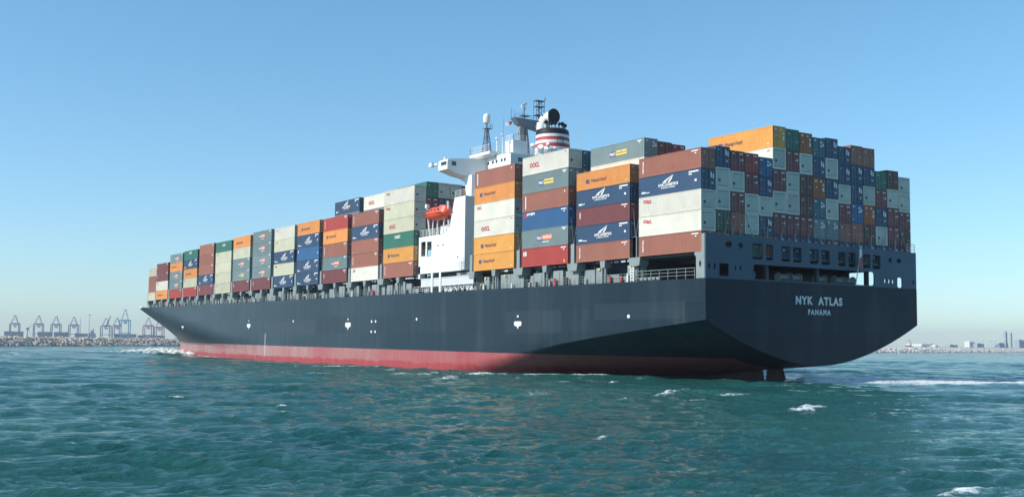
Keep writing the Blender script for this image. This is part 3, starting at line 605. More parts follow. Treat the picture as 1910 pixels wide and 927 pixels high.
# funnel: striped casing and pipes
f_ = MB(); PR = [(3.2, 37.3), (3.18, 38.75), (3.15, 39.3), (3.12, 39.95), (3.08, 40.5), (3.03, 41.1), (3.0, 41.6), (2.92, 42.45), (2.6, 42.7)]
f_.lathe(PR, (60, 19), 32, mis=[1, 1, 0, 1, 0, 1, 2, 2]); fun = f_.build('funnel', [M['funnel_red'], M['white'], M['black']], ship, smooth=40)
f_ = MB(); f_.lathe([(3.3, 38.6), (3.3, 38.7)], (60, 19), 24)
for a in range(0, 360, 30): f_.tube((60 + 3.4 * math.cos(math.radians(a)), 19 + 3.4 * math.sin(math.radians(a)), 37.2), (60 + 3.4 * math.cos(math.radians(a)), 19 + 3.4 * math.sin(math.radians(a)), 38.6), .07, 5)
f_.build('railing', M['white'], fun)
f_ = MB(); f_.tube((56.8, 17.8, 39.3), (56.8, 17.8, 40.9), .05, 4); f_.tube((56.7, 19.0, 39.3), (56.7, 19.0, 40.9), .05, 4); f_.tube((56.8, 17.8, 40.9), (56.7, 19.0, 40.9), .05, 4); f_.build('ladder_frame', M['black'], fun)
# big uptake bending aft with a dark mouth, white outside
f_ = MB(); pts = [(61.3, 17.6, 42.6), (61.3, 17.8, 43.9), (60.9, 18.2, 44.7), (60.1, 18.7, 45.0)]
for a, b2 in zip(pts[:-1], pts[1:]): f_.tube(a, b2, 1.05, 16, r2=1.15)
f_.build('uptake', M['white'], fun, smooth=50)
f_ = MB(); cx, cy, cz = 59.9, 18.9, 45.0; dr = Vector((-.9, -.15, .12)).normalized()
f_.tube(Vector((cx, cy, cz)), Vector((cx, cy, cz)) + dr * .7, 1.15, 18); f_.v = [(v[0], v[1], 45.0 + (v[2] - 45.0) * 1.22) for v in f_.v]
f_.build('exhaust_mouth', M['black'], fun, smooth=50)
for (y, x, h_, r) in ((17.2, 59.6, 1.35, .34), (17.9, 58.9, 1.05, .27), (18.5, 58.5, 1.1, .27), (19.2, 58.3, 1.05, .26), (19.9, 58.4, 1.15, .34), (20.8, 58.9, 1.0, .36)):
    f_ = MB(); f_.tube((x, y, 42.5), (x, y, 42.5 + h_), r * .62, 8); pi_ = f_.build('exhaust_pipe', M['offwhite'], fun, smooth=50)
    f_ = MB(); f_.tube((x + .05, y, 42.4 + h_), (x - .3, y, 42.6 + h_), r, 10); f_.build('pipe_mouth', M['black'], pi_, smooth=50)
# satellite dome on a lattice mast
dm = MB(); b0 = [(64.0, 7.5), (65.3, 7.5), (65.3, 8.7), (64.0, 8.7)]; t0 = [(64.5, 7.85), (64.95, 7.85), (64.95, 8.25), (64.5, 8.25)]
for k in range(4):
    a = Vector((*b0[k], 37.95)); b2 = Vector((*t0[k], 42.4)); dm.tube(a, b2, .085, 5)
    c2 = Vector((*b0[(k + 1) % 4], 37.95)); d2 = Vector((*t0[(k + 1) % 4], 42.4))
    for q in range(5): dm.tube(a.lerp(b2, q / 5), c2.lerp(d2, (q + 1) / 5), .05, 4); dm.tube(a.lerp(b2, (q + 1) / 5), c2.lerp(d2, (q + 1) / 5), .05, 4)
dm.box(64.2, 65.4, 7.6, 8.9, 42.4, 42.52); dm.tube((64.7, 8.05, 42.4), (64.7, 8.05, 43.4), .16, 6); dm.rail([(64.2, 8.9, 42.5), (65.4, 8.9, 42.5)], h=.8, r=.03, step=.6)
dmo = dm.build('lattice_mast', M['mast_grey'], ship)
dm = MB(); dm.lathe([(.3, 43.35), (.6, 43.5), (.66, 43.9), (.66, 44.5), (.55, 44.95), (.28, 45.15), (.05, 45.2)], (64.7, 8.05), 16); dm.build('satellite_dome', M['white'], dmo, smooth=50)
# radar mast
rm = MB(); rm.hexa([(65.4, 15.2, 37.5), (66.6, 15.2, 37.5), (66.6, 16.4, 37.5), (65.4, 16.4, 37.5)], [(65.5, 15.7, 44.4), (66.4, 15.7, 44.4), (66.4, 16.6, 44.4), (65.5, 16.6, 44.4)])
rmo = rm.build('radar_mast', M['steel_grey'], ship)
rm = MB(); rm.hexa([(65.3, 17.3, 37.5), (65.9, 17.3, 37.5), (65.9, 17.9, 37.5), (65.3, 17.9, 37.5)], [(65.5, 16.65, 44.4), (66.2, 16.65, 44.4), (66.2, 17.2, 44.4), (65.5, 17.2, 44.4)])
rm.build('mast_leg', M['mast_grey'], rmo)
rm = MB(); rm.hexa([(65.3, 15.2, 44.2), (66.6, 15.2, 44.2), (66.6, 22.5, 43.0), (65.3, 22.5, 43.0)], [(65.2, 14.3, 45.4), (66.8, 14.3, 45.4), (66.8, 22.5, 45.2), (65.2, 22.5, 45.2)])
rm.build('cross_arm', M['mast_grey'], rmo)
rm = MB(); rm.rail([(65.2, 14.4, 45.4), (65.2, 22.4, 45.2)], h=.7, r=.03, step=1.1, rows=2); rm.tube((66, 14.0, 45.2), (66, 14.0, 47.0), .05, 4); rm.tube((66, 14.6, 45.2), (66, 14.6, 46.9), .04, 4)
rm.build('railing', M['mast_grey'], rmo)
rm = MB(); rm.tube((66, 16.8, 45.4), (66, 16.8, 47.6), .12, 6); rm.box(65.4, 66.6, 16.0, 17.7, 45.9, 46.0); rm.tube((65.6, 16.1, 45.4), (65.6, 16.1, 46.6), .05, 4); sc_ = rm.build('scanner_post', M['mast_grey'], rmo)
rm = MB(); rm.hexa([(65.9, 16.2, 47.5), (66.15, 16.2, 47.5), (66.15, 17.3, 48.1), (65.9, 17.3, 48.1)], [(65.9, 16.3, 48.0), (66.15, 16.3, 48.0), (66.15, 17.4, 48.7), (65.9, 17.4, 48.7)]); rm.box(65.8, 66.2, 16.5, 17.1, 47.3, 47.7)
rm.build('radar_scanner', M['white'], sc_)
rm = MB()
for (x, y) in ((65.5, 19.2), (66.5, 19.2), (65.5, 20.9), (66.5, 20.9)):
    rm.tube((x, y, 45.2), (x, y, 49.2), .05, 4)
for z in (46.4, 48.0, 49.1): rm.box(65.4, 66.6, 19.1, 21., z, z + .08)
for z in (45.2, 46.4, 47.2, 48.1): rm.tube((65.5, 19.2, z), (65.5, 20.9, z + 1), .04, 4); rm.tube((65.5, 20.9, z), (65.5, 19.2, z + 1), .04, 4)
rm.tube((66, 20.05, 45.2), (66, 20.05, 49.3), .14, 6); rm.tube((65.5, 21, 49.1), (65.5, 21.1, 49.9), .1, 5); rm.build('antenna_lattice', M['mast_grey'], rmo)
wp = MB(); wp.tube((55.2, 21.7, 37.2), (55.2, 21.7, 41.), .05, 5); wp.tube((55.2, 21.7, 41.), (55.2, 21.7, 43.6), .03, 5); wp.build('whip_antenna', M['offwhite'], ship)
wp = MB(); wp.tube((66, 12.2, 38), (66, 12.4, 45.), .03, 4); wp.build('whip_antenna', M['mast_grey'], ship)
# davits
dv = MB(); dv.tube((73.2, 1.6, 23.5), (73.6, 1.2, 28.8), .16, 6); dv.tube((66.4, 1.6, 24.6), (66.0, 1.2, 29.2), .16, 6)
for x in (72.6, 70.9, 68.6): dv.tube((x, 1.8, 23.5), (x - .7, 1.5, 26.4), .13, 6)
dv.box(73.3, 73.9, .9, 1.5, 28.6, 29.3); dv.box(67.5, 70.5, 2.2, 3.4, 23.5, 25.3); dv.build('davit', M['white'], ship)
# flagpole at the stern
fp = MB(); fp.tube((-1.1, 26.9, 13.0), (-1.6, 27.6, 18.4), .07, 6); fp.build('flagpole', M['offwhite'], ship)

# lifeboat: top-level, hung on the davits
lbt = thing('lifeboat', (69.8, 1.4, 26.1), 'orange enclosed lifeboat hanging beside the white deckhouse tower', 'lifeboat')
def boat_half(prof_fn, zs, mi):
    mb = MB(); xs = np.linspace(-3.9, 3.9, 17); n = 12; R = []
    for x in xs:
        t = abs(x) / 3.9; w = 1.35 * (1 - t ** 3.2) ** .6 + .05; R.append([(69.8 + x, 1.4 + w * c, z) for c, z in prof_fn(x, t)])
    for r in R: mb.v += r
    k = len(R[0])
    for i in range(len(R) - 1):
        for j in range(k - 1): mb.f.append((i * k + j, i * k + j + 1, (i + 1) * k + j + 1, (i + 1) * k + j)); mb.m.append(mi)
    mb.f.append(tuple(range(k))); mb.m.append(mi); mb.f.append(tuple(range(len(mb.v) - k, len(mb.v)))); mb.m.append(mi)
    return mb
boat_half(lambda x, t: [(-1, 27.2), (-.93, 26.7 + .25 * t), (-.6, 26.25 + .5 * t ** 2), (0, 26.1 + .75 * t ** 2), (.6, 26.25 + .5 * t ** 2), (.93, 26.7 + .25 * t), (1, 27.2)], 0, 0).build('boat_hull', M['boat_orange'], lbt, smooth=40)
boat_half(lambda x, t: [(-1, 27.26), (-.9, 27.8 - .2 * t), (-.62, 28.35 + (.45 if x < -1.6 else 0) - .7 * t ** 2), (0, 28.5 + (.45 if x < -1.6 else 0) - .8 * t ** 2), (.62, 28.35 + (.45 if x < -1.6 else 0) - .7 * t ** 2), (.9, 27.8 - .2 * t), (1, 27.26)], 0, 0).build('canopy', M['boat_orange'], lbt, smooth=40)
m_ = MB()
for x in (67.6, 68.8, 70.0, 71.2): m_.box(x, x + .4, .05, .2, 27.75, 27.98)
m_.build('window', M['glass'], lbt)
m_ = MB(); m_.box(66.3, 73.3, -.02, .06, 27.2, 27.3); m_.build('fender', M['boat_dark'], lbt)
m_ = MB(); m_.box(66.0, 66.2, 1.25, 1.55, 26.3, 26.9); m_.tube((66.0, 1.4, 26.2), (66.25, 1.4, 26.2), .3, 8); m_.build('propeller_guard', M['boat_dark'], lbt)

# flags
def flag(name, org, u, v, n, mats, cols, label):
    """cloth from corner org along u (length) and v (drop), rippled"""
    mb = MB(); U, V = Vector(u), Vector(v); nn = U.cross(V).normalized()
    for i in range(13):
        for j in range(9): 
            a, b2 = i / 12, j / 8; mb.v.append(tuple(Vector(org) + U * a + V * b2 + nn * (math.sin(a * 7 + b2 * 2) * .12 * a)))
    for i in range(12):
        for j in range(8): mb.f.append((i * 9 + j, i * 9 + j + 1, (i + 1) * 9 + j + 1, (i + 1) * 9 + j)); mb.m.append(cols(i / 12, j / 8))
    o = mb.build(name, mats, None, recalc=False, org=(org[0], -org[1], org[2])); return tag(o, label, 'flag', 'flags flown by the ship')
flag('flag', (-1.55, 27.65, 18.2), (.3, .45, -2.5), (-.5, -1.1, -.5), 0, [M['mark_white'], M['mark_red'], M['mark_blue']], lambda a, b2: (0 if b2 < .85 else 2) if a < .5 else 1, 'limp white and red flag on the stern flagpole')
flag('flag', (66, 14.2, 44.9), (.6, -1.0, -.45), (0, 0, -.7), 0, [M['mark_white'], M['mark_red']], lambda a, b2: 1 if a < .35 and b2 > .1 else 0, 'small white and red flag at the port end of the mast arm')
flag('flag', (64, 20.2, 43.8), (1.1, -1.6, .5), (0, .2, -1.3), 0, [M['mark_white'], M['mark_red'], M['mark_blue']], lambda a, b2: int(b2 * 8) % 2, 'striped red and white flag flying between mast and funnel')

# ------------------------------------------------------------------ containers
LC, WC, HC = 12.19, 2.44, 2.59
def container_body():
    mb = MB(); a, b2, h_ = LC / 2, WC / 2, HC
    for x in (-a, a - .16):
        for y in (-b2, b2 - .14): mb.box(x, x + .16, y, y + .14, 0, h_)
    for y in (-b2, b2 - .1): mb.box(-a + .16, a - .16, y, y + .1, .0, .16); mb.box(-a + .16, a - .16, y, y + .1, h_ - .1, h_)
    for x in (-a, a - .1): mb.box(x, x + .1, -b2 + .14, b2 - .14, 0, .16); mb.box(x, x + .1, -b2 + .14, b2 - .14, h_ - .12, h_)
    mb.box(-a + .16, a - .16, -b2 + .1, b2 - .1, h_ - .07, h_ - .02); mb.box(-a + .12, a - .12, -b2 + .1, b2 - .1, .05, .15)
    n = 42; x0, x1 = -a + .16, a - .16; p = (x1 - x0) / n
    for s in (-1, 1):
        pr = []
        for k in range(n):
            xx = x0 + k * p; pr += [(xx, .01), (xx + p * .3, .01), (xx + p * .5, .05), (xx + p * .8, .05)]
        pr.append((x1, .01)); o = len(mb.v)
        for xx, dd in pr: mb.v += [(xx, s * (b2 - dd), .16), (xx, s * (b2 - dd), h_ - .1)]
        for k in range(len(pr) - 1):
            q = (o + 2 * k, o + 2 * k + 2, o + 2 * k + 3, o + 2 * k + 1); mb.f.append(q if s < 0 else q[::-1]); mb.m.append(0)
    # forward end wall
    mb.add([(a - .05, -b2 + .14, .16), (a - .05, b2 - .14, .16), (a - .05, b2 - .14, h_ - .12), (a - .05, -b2 + .14, h_ - .12)], [(0, 1, 2, 3)])
    return mb.mesh('container_body', recalc=False, flip=True)
def door_mesh(s):
    mb = MB(); a, b2 = LC / 2, WC / 2; y0, y1 = (-b2 + .15, -.01) if s < 0 else (.01, b2 - .15)
    mb.box(-a + .02, -a + .06, y0, y1, .17, HC - .13)
    for k in range(3): z = .3 + k * .78; mb.box(-a + .005, -a + .019, y0 + .08, y1 - .08, z, z + .6)
    return mb.mesh('door')
def rod_mesh(s):
    mb = MB(); a, b2 = LC / 2, WC / 2
    for y in ((-.95, -.35) if s < 0 else (.35, .95)):
        mb.tube((-a - .02, y, .1), (-a - .02, y, HC - .06), .022, 5)
        mb.box(-a - .03, -a + .0, y - .05, y + .05, .95, 1.05); mb.box(-a - .03, -a, y + .02, y + .3, 1.0, 1.04)
    return mb.mesh('lock_rod')
def endwall_mesh():
    mb = MB(); a, b2 = LC / 2, WC / 2
    mb.box(-a + .02, -a + .05, -b2 + .15, b2 - .15, .17, HC - .13)
    for k in range(7): y = -1.0 + k * .3; mb.box(-a + .0, -a + .019, y, y + .12, .3, HC - .25)
    return mb.mesh('end_wall')
def vent_mesh():
    mb = MB(); a = LC / 2; mb.tube((-a - .02, -.62, 1.0), (-a + .0, -.62, 1.0), .2, 8); mb.box(-a - .015, -a - .002, -.9, .95, 2.28, 2.32); mb.box(-a - .015, -a - .002, -.9, .9, .34, .37)
    return mb.mesh('vent')
BODY = container_body(); DOOR = [door_mesh(-1), door_mesh(1)]; ROD = [rod_mesh(-1), rod_mesh(1)]; ENDW = endwall_mesh(); VENT = vent_mesh()
for me_ in [BODY, ENDW] + DOOR: me_.materials.append(PAINT['brown'])
for me_ in ROD: me_.materials.append(M['rod'])
VENT.materials.append(M['steel_dark'])

LM = ['mark_white', 'mark_red', 'mark_dark', 'mark_blue', 'mark_yellow', 'mark_orange']
_let = {}
def lettering(kind, seed=0):
    """port side writing; u from the forward end, v up, both metres"""
    key = (kind, seed)
    if key in _let: return _let[key]
    mb = MB(); y = -(WC / 2 + .012)
    sh = random.Random(seed * 7 + 1); du, dv = (sh.uniform(-.35, .35), sh.uniform(-.12, .12)) if seed else (0, 0)
    def P2(u, v, o=0): return (LC / 2 - u - (du if 1.6 < u < 9 else 0), y - o, v + (dv if 1.6 < u < 9 else 0))
    def rect(u0, u1, v0, v1, m, o=0): mb.add([P2(u0, v0, o), P2(u1, v0, o), P2(u1, v1, o), P2(u0, v1, o)], [(0, 1, 2, 3)], LM.index(m))
    def poly(p, m, o=0): mb.add([P2(a, b2, o) for a, b2 in p], [tuple(range(len(p)))], LM.index(m))
    def text(s, u0, u1, v0, v1, m, bold=.02, o=.004, vert=False):
        vs, fs = text_geo(s, bold)
        if vert: mb.add([P2(u0 + (u1 - u0) * (1 - p[1]), v0 + (v1 - v0) * p[0], o) for p in vs], fs, LM.index(m))
        else: mb.add([P2(u0 + (u1 - u0) * p[0], v0 + (v1 - v0) * p[1], o) for p in vs], fs, LM.index(m))
    def marks(m='mark_white'):
        rect(10.4, 11.7, 2.2, 2.36, m); rect(11.0, 11.35, 1.9, 2.05, m)
    r = random.Random(seed * 31 + ord(kind))
    if kind == 'N':
        poly([(4.75, 1.42), (5.15, 1.72), (5.75, 1.95), (6.95, 2.4), (6.1, 1.9), (5.65, 1.66), (5.45, 1.42)], 'mark_white'); poly([(5.85, 1.42), (6.0, 1.62), (6.95, 2.4), (6.62, 1.8), (6.3, 1.5), (6.2, 1.42)], 'mark_white')
        text('NYK LOGISTICS', 4.0, 7.9, .98, 1.36, 'mark_white', .05); text('& MEGACARRIER', 4.5, 7.3, .70, .90, 'mark_white', .03)
        rect(9.9, 11.75, 2.2, 2.4, 'mark_white'); rect(9.9, 10.5, 1.92, 2.08, 'mark_white'); rect(11.0, 11.4, 1.0, 1.3, 'mark_white'); rect(.55, 1.4, .42, .66, 'mark_white'); rect(1.45, 2.2, .42, .54, 'mark_white')
    elif kind == 'O': text('OOCL', 2.0, 4.6, .95, 1.65, 'mark_red', .03); rect(11.2, 11.6, 2.2, 2.3, 'mark_red')
    elif kind == 'o': text('OOCL', .9, 2.3, 1.75, 2.2, 'mark_red', .03)
    elif kind == 'p': text('OOCL', .9, 2.0, 1.85, 2.2, 'mark_red', .0)
    elif kind == 'H':
        poly([(2.0, .95), (2.45, 1.0), (2.6, 1.3), (2.45, 1.6), (2.0, 1.55), (1.85, 1.3)], 'mark_blue'); rect(2.65, 2.85, 1.35, 1.5, 'mark_blue'); rect(2.62, 2.8, 1.02, 1.15, 'mark_blue')
        text('Hapag-Lloyd', 3.2, 6.6, 1.0, 1.55, 'mark_dark', .03); rect(11.2, 11.6, .4, .5, 'mark_white')
    elif kind in 'RY':
        rect(4.1, 5.55, .95, 1.6, 'mark_blue'); rect(5.57, 8.1, .98, 1.66, 'mark_orange' if kind == 'R' else 'mark_yellow'); text('P&O', 4.2, 5.45, 1.05, 1.5, 'mark_white', .03)
        text('Nedlloyd', 5.7, 7.95, 1.08, 1.55, 'mark_white' if kind == 'R' else 'mark_dark', .02); rect(10.6, 11.7, 2.25, 2.4, 'mark_white'); poly([(10.9, 2.2), (11.5, 2.2), (11.2, 1.95)], 'mark_white')
        if kind == 'R': rect(5.6, 7.4, .62, .74, 'mark_white')
    elif kind == 'T': text('TRITON', .75, 1.05, .45, 2.1, 'mark_white', .05, vert=True); marks()
    elif kind == 'V': rect(.85, 1.12, .35, 2.2, 'mark_white'); rect(11.2, 11.4, 1.9, 2.2, 'mark_white')
    elif kind == 't': rect(.8, 1.0, 1.1, 2.0, 'mark_white'); marks()
    elif kind == 'm': marks(); rect(.5, .7, .3, .45, 'mark_white')
    elif kind == 'J': text('HANJIN', 1.3, 3.7, 1.85, 2.3, 'mark_white', .06); rect(.55, 1.15, 1.7, 2.35, 'mark_red'); marks()
    elif kind == 'K': rect(.45, 1.35, 1.55, 2.15, 'mark_white'); text('K', .7, 1.1, 1.65, 2.05, 'mark_red', .03); marks(); rect(11.2, 11.4, .2, .6, 'mark_yellow')
    elif kind == 'G': text('UASC', 4.9, 7.1, 1.5, 2.05, 'mark_white', .05)
    elif kind == 'b': rect(.6, 1.0, 1.7, 2.1, 'mark_white'); rect(11.3, 11.6, 1.0, 1.3, 'mark_white')
    else: return None
    me_ = mb.mesh('lettering', recalc=False)
    for m_ in LM: me_.materials.append(M[m_])
    _let[key] = me_; return me_
_dm = {}
def door_marks(style):
    if style in _dm: return _dm[style]
    mb = MB(); x = -(LC / 2 + .05); r = random.Random(style)
    def rect(y0, y1, z0, z1): mb.add([(x, y0, z0), (x, y1, z0), (x, y1, z1), (x, y0, z1)], [(0, 1, 2, 3)])
    if style == 0: rect(-.95, -.6, 2.1, 2.3); rect(.2, .6, 1.9, 2.15); rect(.65, .95, 1.5, 1.9); rect(.2, .55, 1.4, 1.7); rect(-.9, -.75, .4, .55)
    elif style == 1: rect(-.9, -.55, 2.15, 2.3); rect(.3, .9, 2.15, 2.3); rect(.7, .95, 1.3, 1.6); rect(.4, .55, 1.35, 1.5)
    elif style == 2: rect(.35, .6, 1.5, 2.2); rect(.7, .95, 1.4, 2.0); rect(-.9, -.7, 2.1, 2.2); rect(.5, .8, .7, .9)
    elif style == 3: rect(-.8, -.6, 1.9, 2.1); rect(.6, .75, 1.0, 1.15); rect(-.9, -.8, .5, .6)
    elif style == 4: rect(-.9, -.5, 2.1, 2.3); rect(-.7, -.5, 1.3, 1.5); rect(.1, .45, 2.1, 2.3); rect(.6, .9, 1.6, 1.9); rect(.6, .9, .9, 1.4)
    me_ = mb.mesh('door_marks', recalc=False); me_.materials.append(M['mark_white']); _dm[style] = me_; return me_
MARKSTYLE = {'navy': 2, 'maroon': 1, 'brown': 3, 'orange': 4, 'amber': 4, 'shaded': 4, 'teal': 0, 'blue': 0, 'green': 3, 'grey': 0, 'red': 1, 'darkbrown': 3, 'dullgreen': 3}
ORDS = ['', 'bottom', 'second tier', 'third tier', 'fourth tier', 'fifth tier', 'sixth tier', 'seventh tier']
LNAME = {'N': 'with white sail emblem', 'O': 'with large red lettering', 'o': 'with small red lettering', 'H': 'with dark lettering', 'R': 'with orange and blue logo', 'Y': 'with yellow and blue logo',
         'T': 'with upright white letters', 'V': 'with upright white stripe', 'J': 'with white name', 'K': 'with white square', 'G': 'with white name'}
def child(parent, name, me_, paint=None):
    o = bpy.data.objects.new(name, me_); COL.objects.link(o); o.parent = parent
    if paint: o.material_slots[0].link = 'OBJECT'; o.material_slots[0].material = paint
    return o
used = {}
def container(x0, col_, z, hz, paint, kind, label, group, fine=True, side=True, yoff=0.):
    r = thing('container', (x0 + LC / 2 + .005, col_ * 2.5 + WC / 2 + .01 + yoff, z), label, 'shipping container', group)
    r.scale = (1, .988, (hz - .05) / HC)
    used[label] = used.get(label, 0) + 1
    p = PAINT[paint]; child(r, 'body', BODY, p)
    if paint in ('white', 'cream'):
        child(r, 'end_wall', ENDW, M['reefer_end_shaded'])
        if fine: child(r, 'vent', VENT)
    else:
        for s in (0, 1):
            d_ = child(r, 'door', DOOR[s], p)
            if fine: child(d_, 'lock_rod', ROD[s])
        if fine: child(r, 'door_marks', door_marks(MARKSTYLE.get(paint, 3)))
    if side:
        lm = lettering(kind, len(used) % 4)
        if lm: child(r, 'lettering', lm)
    return r
# port side rows
for bi, (nm, x0, x1, zb, row, top) in enumerate(BAYS):
    n_ = len(row); hz = (top - zb) / n_
    for k, it in enumerate(row[::-1]):
        paint, kind = it.split(':'); tier = 'top' if k == n_ - 1 else ORDS[k + 1]
        lab = f"{NAMES[paint]} container {LNAME.get(kind, '')}".strip() + f", {tier} of {nm}"
        if bi == 0: lab = f"{NAMES[paint]} container, {tier} of the port corner column at the stern"
        container(x0, 0, zb + k * hz, hz, paint, kind, lab, 'containers along the port side', fine=bi < 8, yoff=0 if bi < 16 else 1.5)
# stern face: columns 1-15, top to bottom
STERN = [
 (29.85, ['navy', 'white', 'white', 'dullgreen', 'maroon']), (29.5, ['maroon', 'white', 'maroon', 'brown', 'green']), (29.45, ['red', 'maroon', 'white', 'white', 'green']),
 (29.15, ['blue', 'navy', 'white', 'navy', 'brown']), (33.55, ['amber', 'white', 'maroon', 'white', 'maroon', 'navy']), (33.4, ['green', 'maroon', 'white', 'white', 'maroon', 'navy']),
 (33.2, ['shaded', 'white', 'darkbrown', 'darkbrown', 'maroon', 'navy']), (32.8, ['teal', 'navy', 'shaded', 'teal', 'grey', 'navy']), (33.0, ['navy', 'white', 'navy', 'white', 'grey', 'maroon']),
 (32.1, ['navy', 'navy', 'cream', 'maroon', 'brown', 'navy']), (32.5, ['brown', 'navy', 'navy', 'blue', 'brown', 'navy']), (32.4, ['brown', 'navy', 'cream', 'shaded', 'darkbrown', 'navy']),
 (29.35, ['green', 'maroon', 'navy', 'white', 'navy']), (29.7, ['darkbrown', 'cream', 'maroon', 'maroon', 'navy']), (28.95, ['cream', 'cream', 'maroon', 'darkbrown', 'maroon'])]
CN = ['', 'second', 'third', 'fourth', 'fifth', 'sixth', 'seventh', 'eighth', 'ninth', 'tenth', 'eleventh', 'twelfth', 'thirteenth', 'fourteenth', 'fifteenth', 'starboard-most']
for ci, (top, row) in enumerate(STERN):
    n_ = len(row); hz = (top - 16.3) / n_
    for k, paint in enumerate(row[::-1]):
        tier = 'top' if k == n_ - 1 else ORDS[k + 1]
        kind = 'H' if paint == 'amber' else 'O' if paint == 'white' else '-'
        container(0, ci + 1, 16.3 + k * hz, hz, paint, kind, f"{NAMES[paint]} container, {tier} of the {CN[ci + 1]} column across the stern", 'containers across the stern', side=ci in (4,))
# inner stacks rising above the side rows
def inner(bay, c, items, top, hz, name, side=True):
    for k, it in enumerate(items):
        paint, kind = it.split(':')
        container(BAYS[bay][1], c, top - (k + 1) * hz, hz, paint, kind, f"{NAMES[paint]} container, {'top' if k == 0 else ['', 'second', 'third', 'fourth'][k] + ' from top'} {name}", 'inner containers above the port row', side=side)
inner(1, 1, ['grey:Y', 'white:-'], 32.95, 2.62, 'with yellow logo, just inboard of second stern stack')
inner(1, 2, ['darkbrown:-', 'white:-'], 32.7, 2.62, 'in third column of second stern stack')
inner(1, 3, ['maroon:-', 'white:-'], 32.55, 2.62, 'in fourth column of second stern stack')
inner(2, 1, ['teal:-', 'grey:-'], 33.15, 2.75, 'in second column of third stern stack')
inner(2, 2, ['brown:-', 'grey:-'], 33.0, 2.75, 'in third column of third stern stack')
inner(4, 1, ['green:-', 'maroon:-', 'maroon:-', 'grey:-'], 33.95, 2.85, 'in column second from port, forward of lifeboat')
inner(4, 2, ['cream:-', 'navy:-', 'maroon:-', 'grey:-'], 33.95, 2.85, 'in column third from port, forward of lifeboat')
inner(4, 3, ['cream:-', 'brown:-', 'navy:-', 'grey:-'], 33.9, 2.85, 'in column fourth from port, forward of lifeboat')
inner(4, 4, ['brown:-', 'navy:-', 'maroon:-'], 33.8, 2.85, 'in column fifth from port, forward of lifeboat')
inner(5, 1, ['white:O', 'grey:-'], 33.7, 2.75, 'behind the second stack forward of deckhouse')
inner(6, 1, ['navy:N', 'grey:-'], 33.95, 2.75, 'behind the third stack forward of deckhouse')

# ------------------------------------------------------------------ breakwaters
def boulders(name, a, b2, width, top, size, count, cols, seed, label):
    r = np.random.RandomState(seed); bm = bmesh.new(); bmesh.ops.create_icosphere(bm, subdivisions=1, radius=1); iv = np.array([v.co[:] for v in bm.verts]); bf = [tuple(v.index for v in f.verts) for f in bm.faces]; bm.free()
    A = np.array(a); B = np.array(b2); d = (B - A); L = np.hypot(*d); d = d / L; nrm = np.array([d[1], -d[0]])
    VS = []; FS = []; CS = []
    for i in range(count):
        t = r.rand() * L; w = (r.rand() * 2 - 1) * width; zt = top * (1 - max(0, abs(w) - width * .25) / (width * .75)) - .4 * size + r.normal() * size * .22
        c = A + d * t + nrm * w; s = size * (.6 + r.rand() * .9); v = iv * (s * (.7 + .5 * r.rand(3))) * (1 + .28 * r.normal(size=(len(iv), 1)).clip(-1, 1)); an = r.rand() * 6.28
        rot = np.array([[math.cos(an), -math.sin(an), 0], [math.sin(an), math.cos(an), 0], [0, 0, 1]]); v = v @ rot.T; o = len(VS) * len(iv)
        VS.append(v + [c[0], -c[1], max(zt, -.3)]); FS += [tuple(k + o for k in f) for f in bf]; CS.append(np.full(len(iv), r.rand()))
    V_ = np.concatenate(VS); me_ = bpy.data.meshes.new(name); me_.from_pydata(V_.tolist(), [], FS)
    at_ = me_.attributes.new('tone', 'FLOAT', 'POINT'); at_.data.foreach_set('value', np.concatenate(CS).astype(np.float32))
    m = bpy.data.materials.new(name + '_rock'); m.use_nodes = True; n = m.node_tree.nodes; l = m.node_tree.links; bb = n['Principled BSDF']; bb.inputs['Roughness'].default_value = .9
    k = n.new('ShaderNodeAttribute'); k.attribute_name = 'tone'; cr_ = n.new('ShaderNodeValToRGB'); l.new(k.outputs['Fac'], cr_.inputs[0])
    e = cr_.color_ramp.elements; e[0].color = (*cols[0], 1); e[1].color = (*cols[-1], 1)
    for q in range(1, len(cols) - 1): ee = e.new(q / (len(cols) - 1)); ee.color = (*cols[q], 1)
    l.new(cr_.outputs[0], bb.inputs['Base Color']); me_.materials.append(m)
    o = bpy.data.objects.new(name, me_); COL.objects.link(o); return tag(o, label, 'breakwater', kind='stuff')
dl = np.array([135., 132.76]) / 189.3; P0 = np.array([571.7, 7.1])
boulders('rock_breakwater', P0 - dl * 90, P0 + dl * 420, 10., 4.2, 1.0, 12000, [(.42, .33, .26), (.50, .41, .33), (.62, .54, .44), (.42, .34, .28), (.68, .62, .54)], 1, 'long brown rock breakwater along the left horizon')
boulders('rock_breakwater', (560, 660), (930, 1540), 8., 3.5, 1.1, 12000, [(.5, .47, .42), (.66, .63, .58), (.6, .56, .5), (.42, .38, .34)], 2, 'low pale rock breakwater along the right horizon')

# ------------------------------------------------------------------ far port and shore
def land(name, pts, z):
    mb = MB(); n = len(pts); mb.add([(p[0], p[1], z) for p in pts] + [(p[0], p[1], -2) for p in pts], [tuple(range(n)), tuple(range(2 * n - 1, n - 1, -1))] + [(i, (i + 1) % n, n + (i + 1) % n, n + i) for i in range(n)])
    return tag(mb.build(name, M['town_grey'], None, org=(0, 0, 0)), None, None, kind='structure')
land('quay', [(3150, 200), (3500, 200), (3450, 1100), (3050, 1000)], 3.)
land('far_shore', [(1500, 2000), (1250, 2150), (1750, 4600), (2600, 4600), (2300, 2000)], 7.)

